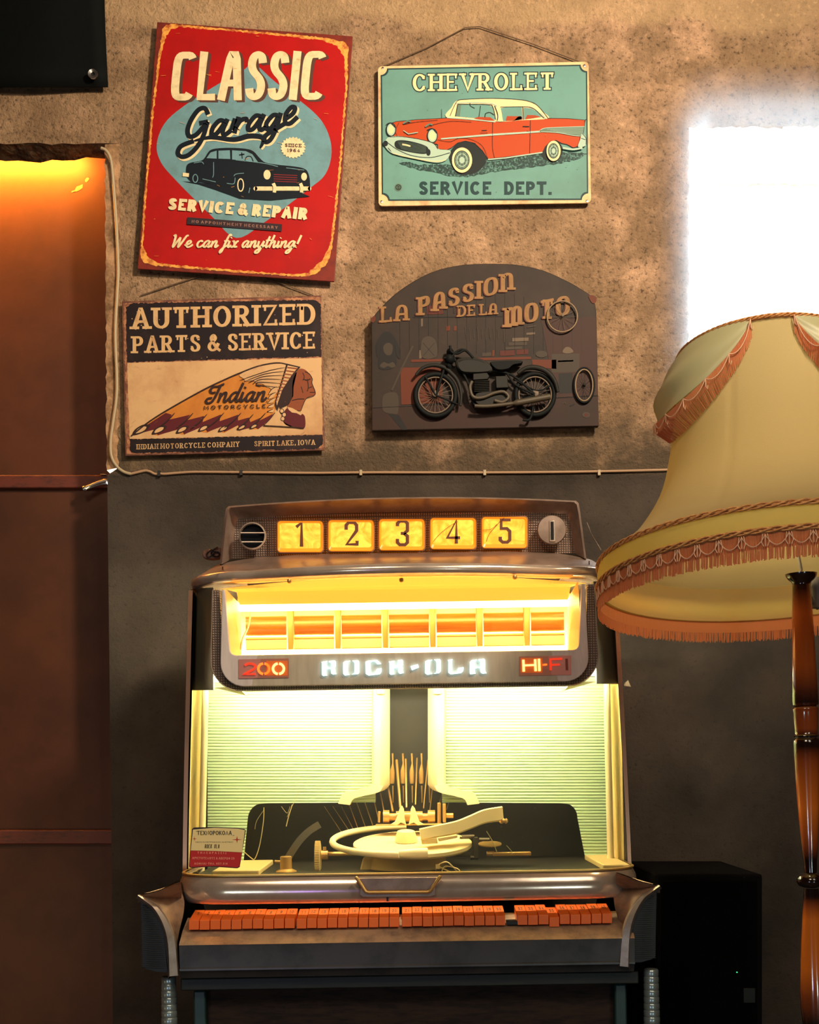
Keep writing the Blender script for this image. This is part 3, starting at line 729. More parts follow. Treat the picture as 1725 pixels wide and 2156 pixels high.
a.polys(letters('CHEVROLET', 398, 1312, bt, 112, 22, 12, serif=True, gap=.25, grow=7), 'dk'); a.up()
a.polys(letters('CHEVROLET', 398, 1312, bt, 112, 22, 12, serif=True, gap=.25), 'cr'); a.up()
a.polys(letters('SERVICE', 440, 908, 1016, 86, 21, 19, gap=.20), 'dk'); a.polys(letters('DEPT.', 992, 1300, 1016, 86, 21, 19, gap=.20), 'dk')
a.polys(letters('-- -------- ---- ------- -------- ---- ------- ------- ----- -------', 360, 1380, 1044, 8, 3, 2.5, gap=.3), 'mid')
a.ell(305, 968, 25, 25, 'mid'); a.up(); a.ell(305, 968, 19, 19, 'bk'); a.up(); a.ring(305, 968, 12, 11, 3, 'mid'); a.line([(293, 968), (318, 968)], 4, 'mid', False)
# ground shade, then the car
a.poly(rough_loop([(312, 815), (360, 800), (420, 820), (640, 820), (900, 800), (1250, 740), (1528, 745), (1480, 780), (1360, 812), (1160, 838), (900, 870), (760, 900), (640, 892), (450, 856), (352, 830)], 16, 5, 4), 'sh'); a.up()
a.smooth([(640, 800), (640, 740), (690, 682), (740, 670), (800, 690), (850, 740), (880, 790), (830, 860), (760, 886), (690, 880)], 'bk')
a.smooth([(1235, 770), (1250, 700), (1300, 668), (1350, 680), (1372, 730), (1345, 790), (1300, 804)], 'bk'); a.up()
body = [(238, 560), (290, 542), (420, 530), (600, 520), (660, 515), (900, 530), (960, 545), (1100, 530), (1250, 520), (1400, 522), (1518, 532), (1505, 620), (1480, 700), (1440, 712), (1400, 690), (1368, 684), (1330, 664), (1290, 672), (1258, 706), (1240, 742), (1000, 772), (886, 784), (850, 730), (800, 682), (740, 668), (690, 680), (650, 712), (620, 726), (560, 720), (560, 690), (420, 660), (250, 640), (236, 600)]
a.poly(body, 'or'); a.up()
a.line(body, 3.4, 'bk', False, closed=True); a.up()
# roof and glass
a.poly(cat([(614, 512), (650, 450), (676, 412), (730, 398), (900, 392), (1060, 398), (1150, 410), (1210, 440), (1246, 480), (1278, 522), (1100, 534), (960, 542), (780, 524)], 4, True), 'cr'); a.up()
a.poly([(672, 508), (690, 430), (880, 432), (916, 446), (934, 530), (780, 518)], 'gr')
a.poly([(985, 540), (968, 455), (1010, 448), (1106, 448), (1114, 528)], 'gr'); a.poly([(1122, 528), (1116, 452), (1170, 456), (1206, 478), (1238, 512)], 'gr'); a.up()
a.poly([(796, 522), (820, 512), (900, 514), (932, 536), (860, 534)], 'od'); a.poly([(1000, 538), (1010, 506), (1104, 508), (1112, 528), (1060, 536)], 'od'); a.poly([(1128, 528), (1140, 500), (1190, 500), (1232, 512)], 'od')
a.poly([(1052, 538), (1082, 510), (1106, 506), (1104, 532)], 'cr'); a.poly([(950, 470), (968, 452), (978, 500), (962, 540), (948, 530)], 'cr')
a.poly([(690, 432), (712, 432), (704, 508), (680, 506)], 'mid'); a.up()
for L, w in (([(690, 430), (676, 508)], 5), ([(690, 430), (880, 432), (918, 448), (936, 530)], 5), ([(838, 440), (828, 512)], 5), ([(770, 420), (772, 440), (800, 456)], 5), ([(866, 514), (872, 490), (900, 484), (926, 500)], 6), ([(930, 440), (950, 500), (946, 536)], 6), ([(968, 448), (1106, 446), (1180, 456), (1250, 520)], 4), ([(1112, 448), (1118, 530)], 5), ([(640, 505), (684, 412), (730, 398)], 3.5), ([(730, 398), (900, 391), (1060, 397), (1150, 410), (1210, 440), (1280, 524)], 3.5), ([(586, 460), (587, 520)], 2.5)): a.line(L, w, 'bk')
a.line([(620, 516), (780, 528), (935, 544)], 7, 'ch'); a.line([(676, 424), (780, 418), (900, 424), (944, 440)], 6, 'ch'); a.line([(1232, 486), (1262, 524)], 7, 'ch'); a.up()
a.poly([(580, 650), (900, 622), (1140, 607), (1230, 600), (1230, 612), (1140, 618), (900, 634), (582, 658)], 'ch')
a.poly([(1216, 606), (1250, 586), (1330, 580), (1512, 574), (1500, 634), (1440, 630), (1330, 612)], 'mid'); a.up()
a.line([(1216, 606), (1250, 586), (1330, 580), (1512, 574)], 4, 'ch'); a.line([(1216, 608), (1330, 613), (1440, 632), (1500, 636)], 4, 'ch')
for k in range(5): a.line([(1270 + 20 * k, 592 + 6 * k), (1505, 584 + 10 * k)], 1.6, 'ch', False)
for L in ([(918, 545), (916, 700), (930, 778)], [(1162, 534), (1160, 640), (1158, 752)], [(510, 568), (640, 540), (780, 545)], [(560, 660), (640, 672), (700, 650), (780, 658), (850, 700), (886, 780)], [(340, 560), (420, 545), (560, 532)], [(310, 548), (286, 600), (300, 640)]): a.line(L, 2.2, 'bk')
a.line([(1112, 573), (1156, 574)], 5, 'bk', False); a.line([(846, 600), (880, 598)], 4, 'bk', False); a.line([(836, 616), (884, 615)], 2, 'bk', False); a.line([(1136, 604), (1152, 606)], 3, 'bk', False)
a.line([(886, 788), (1000, 778), (1240, 742)], 8, 'ch', False); a.up()
# nose: hooded lamps, bumper, grille
for cx, cy, rx, ry in ((258, 594, 24, 36), (526, 634, 26, 38)):
    a.ell(cx, cy, rx + 9, ry + 10, 'bk'); a.up(.0001); a.ell(cx, cy, rx + 3, ry + 3, 'ch'); a.up(.0001); a.ell(cx, cy, rx - 6, ry - 8, 'cr'); a.up(.0001)
a.line([(228, 560), (255, 552), (285, 580)], 6, 'bk'); a.line([(492, 598), (525, 588), (556, 620)], 7, 'bk')
a.line([(338, 600), (370, 622), (432, 612)], 5, 'ch', False); a.line([(340, 606), (372, 628), (430, 617)], 2, 'bk', False)
for x, y in ((362, 545), (505, 565)): a.line([(x - 26, y + 12), (x, y - 6), (x + 22, y - 2)], 9, 'mid'); a.line([(x - 26, y + 14), (x + 22, y + 2)], 2.5, 'bk')
a.smooth([(250, 640), (330, 638), (440, 656), (530, 680), (566, 720), (640, 730), (632, 770), (600, 800), (540, 808), (420, 786), (300, 760), (246, 736), (212, 690), (222, 664)], 'ch'); a.up()
a.smooth([(290, 668), (350, 664), (440, 684), (494, 708), (496, 740), (470, 752), (400, 744), (310, 724), (282, 700)], 'bk'); a.up()
for k in range(7): a.line([(300 + 4 * k, 674 + 7 * k), (400, 684 + 8.5 * k), (484, 706 + 6 * k)], 1.6, 'mid')
a.line([(330, 690), (356, 694), (384, 702)], 10, 'cr'); a.line([(250, 642), (330, 640), (440, 656), (530, 682), (562, 722)], 3, 'bk'); a.line([(222, 668), (300, 724), (400, 764), (520, 774), (640, 744)], 4, 'bk'); a.line([(270, 748), (420, 782), (540, 800), (612, 792)], 5, 'cr')
a.ell(222, 684, 16, 18, 'bk'); a.ell(500, 742, 14, 22, 'bk'); a.line([(238, 712), (258, 736)], 4, 'bk')
# wheels
for cx, cy, rx, ry, rot in ((718, 792, 66, 82, 0), (1312, 732, 46, 66, 0)):
    a.up(); a.ell(cx, cy, rx, ry, 'cr'); a.up(); a.ell(cx - 1, cy, rx * .76, ry * .76, 'bk'); a.up(); a.ell(cx - 1, cy, rx * .70, ry * .70, 'mid'); a.up(); a.ring(cx, cy, rx * .5, ry * .5, 5, 'ch'); a.ell(cx, cy, rx * .26, ry * .26, 'ch')
    for k in range(8): a.line([(cx + rx * .28 * cos(k * .785), cy + ry * .28 * sin(k * .785)), (cx + rx * .66 * cos(k * .785), cy + ry * .66 * sin(k * .785))], 3, 'bk', False)
# tail
a.smooth([(1496, 620), (1520, 640), (1524, 690), (1500, 706), (1470, 704), (1484, 660)], 'ch'); a.line([(1498, 620), (1522, 650), (1522, 692)], 4, 'bk'); a.line([(1372, 712), (1440, 722), (1500, 712)], 12, 'ch'); a.line([(1490, 650), (1518, 660)], 4, 'mid', False); a.line([(1518, 534), (1526, 526)], 5, 'bk', False)
r2 = random.Random(8)
for i in range(70):
    x, y = r2.uniform(210, 1520), r2.uniform(210, 1040); a.ell(x, y, r2.uniform(1, 3), r2.uniform(1, 2.4), 'mid', 7)
a.build('print', s2)
for x, y in ((196, 1062), (1528, 1058), (204, 196), (1512, 180)):
    q = MB(); q.lathe([(.0028, 0), (.0028, .001), (.001, .0014)], f2(x, y, .0004), (0, -1, 0), 14); q.build('screw', M_steel, s2)
cord_of(s2, [(802, 142), (900, 100), (980, 58), (1010, 56), (1120, 92), (1236, 136)], YW - .006)

# --- parts and service sign
YS3 = YW - .016
f4 = plane(180, 590, 3.0804, YS3)
s3 = thing('tin_sign', 'square rusty tin sign reading AUTHORIZED PARTS & SERVICE above a feathered headdress', 'sign', P(470, 955, YS3))
q = MB(); q.prism([f4(236, 136, 0), f4(1530, 97, 0), f4(1553, 1103, 0), f4(258, 1140, 0)], (0, .004, 0))
q.build('panel', pm('rust brown tin', (98, 62, 50), .5, ((150, 104, 74), 26, .48, .64)), s3, smooth=None, bevel=.0012)
pal = {'bk': pm('brown black enamel', (26, 16, 20), .36, ((48, 33, 32), 10, .48, .7)), 'cr': pm('aged cream enamel', (206, 166, 118), .4, ((180, 134, 90), 8, .46, .70)),
       'tan': pm('aged cream print', (202, 164, 114), .42, ((168, 124, 84), 24, .5, .72)), 'rim': pm('chipped pale rim', (178, 122, 86), .5, ((110, 66, 50), 50, .42, .6)),
       'or': pm('ochre print', (196, 124, 48), .42, ((176, 104, 42), 14, .45, .7)), 'wine': pm('maroon print', (88, 26, 32), .42), 'br': pm('brown print', (134, 70, 40), .42), 'ink': pm('sepia print', (48, 30, 28), .42)}
a = Art(f4, pal)
a.poly(rough_loop([(246, 150), (1522, 108), (1546, 1090), (270, 1130)], 10, 4, 3), 'rim'); a.up()
a.poly(rough_loop([(262, 172), (300, 150), (900, 136), (1490, 128), (1526, 150), (1530, 496), (268, 532)], 9, 4, 5), 'bk')
a.poly(rough_loop([(270, 536), (1530, 503), (1539, 1000), (286, 1030)], 14, 2, 6), 'cr')
a.poly(rough_loop([(286, 1032), (1540, 1002), (1538, 1070), (1500, 1092), (900, 1110), (310, 1122), (288, 1100)], 9, 4, 7), 'bk'); a.up()
b3 = lambda y: (lambda x: y - (x - 300) * .0262)
a.polys(letters('AUTHORIZED', 302, 1492, b3(318), 136, 30, 17, serif=True, gap=.22), 'tan')
a.polys(letters('PARTS & SERVICE', 306, 1490, b3(474), 110, 23, 13, serif=True, gap=.22), 'tan')
a.polys(letters('INDIAN MOTORCYCLE COMPANY', 332, 998, b3(1098), 33, 6.2, 3.4, serif=True, gap=.30), 'tan')
a.polys(letters('SPIRIT LAKE, IOWA', 1096, 1490, b3(1098), 33, 6.2, 3.4, serif=True, gap=.30), 'tan')
r2 = random.Random(4)
for i in range(26): a.ell(r2.uniform(280, 1520), r2.uniform(140, 520) - .0, r2.uniform(1.5, 4.5), r2.uniform(1.5, 4), 'tan', 8)
# headdress
hd = [(298, 1008), (400, 926), (520, 848), (750, 718), (900, 645), (1000, 602), (1110, 560), (1200, 540), (1260, 536), (1308, 546), (1240, 800), (1226, 856), (1180, 920), (1120, 966)]
tips = [(1120, 966), (1060, 968), (1094, 925), (1000, 980), (980, 960), (1020, 925), (900, 990), (856, 982), (900, 930), (790, 990), (726, 982), (800, 918), (640, 1002), (580, 992), (690, 930), (470, 1008), (424, 998), (500, 950)]
a.poly([(x, y) for x, y in hd] + tips, 'or'); a.up()
a.poly([(300, 1006), (410, 932), (520, 860), (560, 872), (540, 905), (680, 872), (650, 910), (770, 880), (760, 920), (880, 870), (870, 915), (990, 872), (990, 910), (1060, 890), (1070, 920), (1140, 890), (1130, 910), (1230, 860), (1180, 922), (1120, 966), (1090, 950), (1000, 975), (990, 940), (900, 985), (880, 950), (790, 985), (770, 945), (640, 1000), (620, 962), (470, 1005), (440, 970)], 'wine'); a.up()
for x, y, l in ((304, 1004, 130), (430, 1000, 110), (586, 994, 96), (730, 982, 84), (860, 984, 80), (984, 972, 70), (1066, 964, 62)):
    c_, s_ = cos(-.5), sin(-.5); w = l * .2
    L = [(0, 0), (l * .25, -w * .9), (l * .7, -w), (l, -w * .1), (l * .75, w * .7), (l * .3, w * .6)]
    L = [(x + u * c_ - v * s_, y + u * s_ + v * c_) for u, v in L]
    a.smooth(L, 'ink'); a.up(.0001); cx, cy = sum(p[0] for p in L) / 6, sum(p[1] for p in L) / 6
    a.smooth([(cx + (px - cx) * .62, cy + (py - cy) * .62) for px, py in L], 'cr'); a.up(.0001)
a.poly(cat([(1000, 612), (1110, 566), (1200, 546), (1260, 542), (1300, 550), (1262, 690), (1226, 740), (1200, 700), (1170, 690), (1150, 672), (1110, 668), (1090, 650), (1040, 655), (1030, 640)], 3, True), 'cr'); a.up()
for k in range(6): a.line([(1296 - 8 * k, 566 + 26 * k), (1180 - 14 * k, 590 + 18 * k), (1000 + 28 * k, 650 + 8 * k)], 6, 'ink', taper=True)
for k in range(5): a.smooth([(1244 - 6 * k, 690 + 36 * k), (1216 - 6 * k, 704 + 36 * k), (1188 - 2 * k, 740 + 28 * k), (1216, 728 + 32 * k)], 'cr'); a.line([(1244 - 6 * k, 690 + 36 * k), (1210 - 6 * k, 706 + 36 * k), (1184 - 2 * k, 744 + 28 * k)], 5, 'ink', taper=True)
a.up()
a.line([(296, 1010), (400, 926), (520, 848), (750, 718), (900, 645), (1000, 602), (1110, 560), (1200, 540), (1260, 536), (1308, 546)], 8, 'ink')
for x, y in ((560, 872), (680, 872), (770, 880), (880, 870), (990, 872), (1070, 880), (1150, 872)): a.line([(x + 20, y - 12), (x - 30, y + 40), (x - 90, y + 86)], 8, 'ink', taper=True)
# head and band
a.smooth([(1366, 600), (1392, 574), (1424, 580), (1452, 606), (1472, 640), (1470, 668), (1480, 690), (1492, 728), (1478, 748), (1462, 752), (1432, 768), (1404, 828), (1392, 846), (1312, 822), (1340, 760), (1344, 660)], 'br')
a.poly([(1352, 600), (1372, 596), (1350, 690), (1348, 752), (1318, 806), (1262, 832), (1250, 790), (1290, 700)], 'ink')
a.smooth([(1296, 842), (1330, 830), (1408, 866), (1426, 900), (1420, 958), (1360, 956), (1300, 938), (1280, 900)], 'wine')
a.smooth([(1238, 842), (1262, 862), (1290, 920), (1340, 950), (1240, 946), (1160, 940), (1196, 902)], 'cr'); a.up()
a.poly([(1310, 822), (1340, 828), (1408, 866), (1396, 876), (1370, 862), (1340, 858), (1318, 840)], 'cr')
a.poly([(1304, 540), (1396, 562), (1360, 600), (1290, 710), (1244, 852), (1228, 800), (1262, 680)], 'ink'); a.up()
a.poly([(1312, 552), (1378, 566), (1340, 612), (1276, 712), (1242, 812), (1238, 786), (1270, 690)], 'cr'); a.up()
for k in range(11):
    t = k / 10.; x = 1342 - 100 * t - 12 * sin(t * 3); y = 570 + 205 * t; w = 26 * (1 - t) + 6
    a.line([(x - w, y - 4), (x + w, y + 4)], 9 - 3 * t, 'br', False)
for L, w in (([(1424, 592), (1452, 606), (1472, 640), (1470, 668), (1492, 728), (1478, 750), (1432, 768), (1398, 846)], 4), ([(1412, 640), (1436, 648), (1460, 640)], 6), ([(1440, 640), (1446, 690), (1440, 720)], 5), ([(1410, 600), (1420, 626), (1410, 650)], 4), ([(1446, 700), (1470, 690)], 5), ([(1456, 726), (1488, 726)], 4), ([(1340, 780), (1380, 770), (1420, 770)], 5), ([(1400, 690), (1412, 730)], 4), ([(1156, 942), (1240, 946), (1340, 952), (1420, 958)], 5), ([(1230, 858), (1196, 902), (1156, 942)], 5)): a.line(L, w, 'ink')
for x, y in ((1274, 848), (1290, 872), (1280, 898)): a.ell(x, y, 13, 14, 'cr', 14); a.ring(x, y, 13, 14, 4, 'ink', 14)
a.up(.0003)
a.polys(script('Indian', 786, 1168, b3(805), 62, 17, 11, .30), 'ink'); a.ell(1178, 786, 4, 4, 'ink', 8)
a.polys(letters('MOTORCYCLE', 768, 1170, b3(851), 25, 6, 5, gap=.5), 'ink')
for i in range(40):
    x, y = r2.uniform(290, 1520), r2.uniform(545, 1000); a.line([(x, y), (x + r2.uniform(-34, 34), y + r2.uniform(-22, 22))], r2.uniform(.6, 1.3), 'rim', False)
a.build('print', s3)
cord_of(s3, [(296, 622), (380, 594), (470, 566), (500, 564), (590, 596), (660, 622)], YW - .005)

# --- arched wooden plaque with the motorcycle
YS4 = YW - .030
f3 = plane(740, 530, 3.0804, YS4)
s4 = thing('wall_plaque', 'dark arched wooden plaque with a relief motorcycle and the words LA PASSION DE LA MOTO', 'plaque', P(1022, 908, YS4))
top = cat([(128, 468), (150, 410), (240, 312), (330, 238), (450, 164), (560, 118), (680, 90), (800, 78), (940, 76), (1080, 84), (1240, 118), (1400, 188), (1500, 246), (1560, 290), (1586, 360), (1592, 480)], 4)
q = MB(); q.prism([f3(x, y, 0) for x, y in [(132, 1162)] + top + [(1606, 1132)]], (0, .016, 0))
q.build('board', pm('dark stained wood', (40, 32, 27), .6, ((54, 41, 33), 9, .4, .68)), s4, smooth=None, bevel=.002)
pal = {'fl': pm('dull red paint', (54, 32, 25), .6, ((44, 31, 25), 8, .4, .65)), 'or': pm('orange brown paint', (92, 42, 22), .6), 'tan': pm('ochre paint', (142, 104, 62), .6, ((122, 88, 52), 30, .46, .7)),
       'red': pm('red brown paint', (78, 33, 23), .6), 'gy': pm('grey brown paint', (62, 52, 43), .6), 'dk': pm('blackish paint', (30, 28, 28), .6), 'pl': pm('pale dull paint', (98, 82, 66), .6), 'tile': pm('muted brown paint', (58, 36, 29), .6)}
a = Art(f3, pal)
a.poly([(136, 1010), (1600, 935), (1604, 1128), (136, 1156)], 'fl'); a.poly([(1230, 440), (1586, 420), (1600, 930), (1330, 945)], 'tile'); a.up()
for x in range(190, 1580, 62):
    if 300 < x < 1500: a.line([(x, 200 + abs(x - 860) * .35), (x + 2, 660)], 1.6, 'dk', False)
a.poly([(318, 752), (592, 748), (592, 980), (324, 992)], 'or'); a.poly([(388, 700), (1165, 680), (1168, 696), (390, 716)], 'or'); a.poly([(1170, 700), (1330, 700), (1330, 760), (1180, 750)], 'or')
# painted workshop: shelf, books, jacket, tools, lantern, shovel, tins
a.line([(400, 425), (980, 418)], 6, 'dk', False)
a.poly([(490, 352), (592, 346), (596, 404), (492, 408)], 'red'); a.poly([(660, 346), (720, 342), (722, 396), (662, 400)], 'fl')
for x, y, w, h, c_ in ((1044, 560, 106, 22, 'pl'), (1020, 588, 120, 22, 'gy'), (1000, 618, 108, 18, 'gy'), (964, 642, 96, 34, 'red'), (1072, 636, 76, 32, 'red'), (1136, 526, 56, 14, 'pl'), (1300, 664, 180, 120, 'gy'), (1340, 706, 100, 10, 'dk'), (1346, 790, 90, 130, 'dk'), (440, 640, 16, 54, 'pl'), (452, 436, 12, 50, 'pl'), (616, 484, 24, 30, 'or'), (664, 484, 20, 30, 'or'), (914, 640, 14, 40, 'or'), (848, 656, 60, 24, 'gy')):
    a.poly([(x, y), (x + w, y - 4), (x + w, y + h - 4), (x, y + h)], c_)
a.smooth([(160, 600), (200, 530), (236, 520), (270, 540), (312, 620), (320, 690), (296, 680), (280, 600), (290, 740), (180, 756), (190, 620), (170, 690)], 'dk'); a.up(); a.smooth([(210, 610), (240, 590), (268, 612), (262, 660), (236, 672), (212, 650)], 'gy'); a.smooth([(186, 740), (210, 716), (240, 726), (270, 716), (286, 742), (262, 752), (236, 742), (212, 754)], 'gy')
a.line([(400, 610), (340, 730), (262, 900)], 11, 'gy'); a.smooth([(210, 930), (296, 920), (304, 1040), (270, 1052), (206, 1030)], 'gy'); a.poly([(240, 1050), (310, 1060), (366, 1154), (330, 1156)], 'dk')
a.smooth([(456, 580), (500, 548), (548, 580), (550, 680), (460, 686)], 'gy'); a.up(); a.line([(464, 590), (540, 676)], 3, 'dk', False); a.line([(540, 590), (466, 676)], 3, 'dk', False)
for k in range(9): a.line([(740 + 26 * k, 490 + 4 * (k % 3)), (744 + 26 * k, 560 + 14 * (k % 2))], 4, 'gy', False)
a.line([(990, 500), (992, 590)], 6, 'gy', False); a.line([(1200, 480), (1140, 490)], 8, 'gy', False)
a.ell(1234, 664, 38, 22, 'gy'); a.smooth([(1370, 650), (1390, 620), (1420, 622), (1440, 650), (1400, 660)], 'pl'); a.ell(1524, 1058, 25, 19, 'gy'); a.up(); a.ell(1524, 1058, 13, 11, 'red'); a.line([(1370, 985), (1384, 976), (1390, 990)], 5, 'gy'); a.line([(1420, 1000), (1450, 986)], 6, 'dk')
a.smooth([(1540, 288), (1566, 282), (1590, 300), (1584, 330), (1560, 330)], 'or'); a.smooth([(126, 440), (150, 415), (158, 440), (140, 460)], 'or')
for x0, y0, x1, y1 in ((480, 970, 1600, 960),): a.line([(140, 1012), (400, 1000), (1330, 948), (1600, 934)], 3, 'dk', False)
a.up()
def two_tone(t, x0, x1, b, h, tv, th, **k):
    a.polys(letters(t, x0 - 7, x1 - 7, lambda x: b(x) + 2, h, tv, th, serif=True, **k), 'red'); a.up()
    a.polys(letters(t, x0, x1, b, h, tv, th, serif=True, **k), 'tan'); a.up()
two_tone('La', 192, 368, lambda x: 460 - (x - 190) * .09, 104, 22, 13, gap=.20)
pb = lambda x: 416 - (x - 430) * .28
two_tone('PaSSIOn', 434, 1052, pb, 116, 27, 14, sq=2.6, gap=.20)
two_tone('DE La', 692, 946, lambda x: 422 - (x - 690) * .07, 72, 15, 9, gap=.20)
mb_ = lambda x: 492 - (x - 995) * .21
two_tone('mOTO', 996, 1420, mb_, 124, 29, 15, sq=2.6, gap=.18)
a.build('painted_picture', s4)
# the motorcycle stands out of the board as a relief
M_rub = mat('black rubber relief', (14, 18, 18), .7, spec=.2); M_mot = mat('dull green black enamel', (36, 35, 31), .6, spec=.2); M_brs = mat('tarnished brass relief', (72, 62, 46), .55); M_spk = mat('dull spokes', (104, 88, 72), .6)
def R3(x, y, l): return f3(x, y, l)
def circ(cx, cy, rx, ry, l, n=40): return [R3(cx + rx * cos(2 * PI * i / n), cy + ry * sin(2 * PI * i / n), l) for i in range(n)]
K_ = F * 3.0804 / YS4                                               # crop units per metre on the board
for (cx, cy, rx, ry) in ((546, 930, 130, 136), (1192, 926, 124, 134)):
    q = MB(); q.tube(circ(cx, cy, rx, ry, .010), 15 / K_, 10, closed=True); w = q.build('wheel', M_rub, s4, smooth=60)
    q = MB(); q.tube(circ(cx, cy, rx * .85, ry * .85, .010), 5 / K_, 8, closed=True); q.lathe([(20 / K_, 0), (20 / K_, .012), (.001, .014)], R3(cx, cy, .004), (0, -1, 0), 18)
    for k in range(20):
        t = k * PI / 10 + .1; q.tube([R3(cx + 16 * cos(t), cy + 16 * sin(t), .010), R3(cx + rx * .84 * cos(t + .25), cy + ry * .84 * sin(t + .25), .009)], 1.5 / K_, 5)
    q.build('rim', M_spk, w, smooth=60)
q = MB()
q.tube([R3(x, y, .020) for x, y in cat([(690, 720), (720, 706), (800, 704), (860, 722), (900, 760), (880, 772), (760, 776), (710, 760)], 5, True)], 16 / K_, 8, closed=True)
q.prism([R3(x, y, .026) for x, y in cat([(694, 726), (730, 704), (810, 704), (880, 730), (906, 764), (860, 778), (740, 778), (704, 758)], 4, True)], (0, .02, 0)); q.build('fuel_tank', M_mot, s4, bevel=.002)
q = MB()
for L, r in (([(650, 660), (610, 740), (580, 830), (552, 928)], 9), ([(660, 680), (720, 780), (760, 860), (790, 980), (830, 1010)], 8), ([(700, 760), (880, 770), (1040, 800), (1190, 926)], 8), ([(900, 720), (1000, 780), (1060, 860), (1190, 926)], 7), ([(546, 930), (620, 960), (690, 990)], 6), ([(480, 810), (520, 880), (546, 930)], 7), ([(830, 1000), (960, 1000), (1100, 960), (1190, 930)], 7), ([(1290, 870), (1200, 900), (1060, 830)], 5), ([(1180, 1000), (1170, 1060), (1150, 1092), (1112, 1090)], 8)): q.tube([R3(x, y, .016) for x, y in cat(L, 5)], r / K_, 8)
q.build('frame', M_rub, s4, smooth=60)
q = MB()
for L, r in (([(418, 800), (460, 756), (530, 736), (600, 750), (650, 790), (690, 840), (712, 920), (708, 1000)], 14), ([(1080, 790), (1130, 756), (1200, 752), (1270, 780), (1320, 840), (1340, 910)], 17)):
    q = MB(); q.tube([R3(x, y, .018) for x, y in cat(L, 6)], [r / K_ * (.6 + .4 * sin(PI * i / (6 * (len(L) - 1)))) for i in range(6 * (len(L) - 1) + 1)], 8); q.build('mudguard', M_mot, s4, smooth=60)
q = MB()
q.tube([R3(x, y, .024) for x, y in cat([(640, 610), (650, 650), (690, 660), (740, 640), (790, 690)], 6)], 8 / K_, 8); q.tube([R3(x, y, .024) for x, y in cat([(600, 690), (650, 680), (680, 650), (730, 636), (792, 688)], 6)], 7 / K_, 8)
q.lathe([(30 / K_, 0), (34 / K_, .01), (20 / K_, .02), (.001, .022)], R3(636, 706, .008), (0, -1, 0), 20); q.lathe([(22 / K_, 0), (24 / K_, .01), (.001, .02)], R3(640, 660, .008), (0, -1, 0), 16)
q.lathe([(20 / K_, 0), (24 / K_, .01), (.001, .02)], R3(626, 756, .008), (0, -1, 0), 16); q.build('handlebar', M_rub, s4, smooth=50)
q = MB(); q.prism([R3(x, y, .028) for x, y in cat([(905, 716), (960, 708), (1100, 706), (1102, 722), (1050, 732), (1020, 756), (960, 764), (925, 748)], 4, True)], (0, .02, 0)); q.build('saddle', M_rub, s4, bevel=.002)
q = MB(); q.tube([R3(x, y, .026) for x, y in cat([(915, 730), (940, 758), (990, 762), (1024, 735)], 5)], 4 / K_, 6); q.tube([R3(x, y, .024) for x, y in [(1030, 716), (1100, 712)]], 5 / K_, 6); q.build('saddle_spring', M_brs, s4, smooth=60)
q = MB()
q.prism([R3(x, y, .024) for x, y in [(790, 790), (880, 784), (896, 806), (884, 826), (790, 832)]], (0, .02, 0)); 
for k in range(7): q.prism([R3(x, y, .024 - .002 * (k % 2)) for x, y in [(796, 836 + 11 * k), (896, 832 + 11 * k), (898, 839 + 11 * k), (796, 843 + 11 * k)]], (0, .018, 0))
q.prism([R3(x, y, .024) for x, y in cat([(810, 920), (900, 905), (980, 910), (1030, 950), (1000, 990), (880, 1000), (812, 980)], 4, True)], (0, .02, 0)); q.prism([R3(x, y, .022) for x, y in [(936, 806), (1010, 804), (1020, 880), (940, 884)]], (0, .018, 0)); q.build('engine', M_mot, s4, bevel=.0015)
q = MB()
q.tube([R3(x, y, .028) for x, y in cat([(784, 840), (770, 880), (790, 940), (850, 946), (930, 916), (990, 910), (1020, 945), (980, 975), (930, 965)], 6)], 11 / K_, 10)
q.tube([R3(x, y, .028) for x, y in cat([(800, 1000), (880, 1002), (1020, 988), (1120, 972), (1290, 940)], 6)], [(12 + 8 * (i > 14)) / K_ for i in range(25)], 10); q.build('exhaust_pipe', M_brs, s4, smooth=60)
for cx, cy, rx, ry in ((1368, 420, 98, 100), (1510, 866, 56, 102)):
    q = MB(); q.tube(circ(cx, cy, rx, ry, .008, 36), 5 / K_, 8, closed=True); w = q.build('spare_rim', mat('pale wheel rim', (130, 108, 80), .6), s4, smooth=60)
    q = MB(); q.lathe([(9 / K_, 0), (9 / K_, .008), (3 / K_, .009)], R3(cx, cy, .001), (0, -1, 0), 14)
    for k in range(14): q.tube([R3(cx, cy, .005), R3(cx + rx * cos(k * .449), cy + ry * sin(k * .449), .006)], .9 / K_, 4)
    q.build('spokes', M_mot if cx > 1400 else M_spk, w, smooth=60)
    if cx > 1400:
        q = MB(); q.tube(circ(cx, cy, rx + 9, ry + 10, .006, 36), 7 / K_, 8, closed=True); q.build('spare_tyre', M_rub, w, smooth=60)
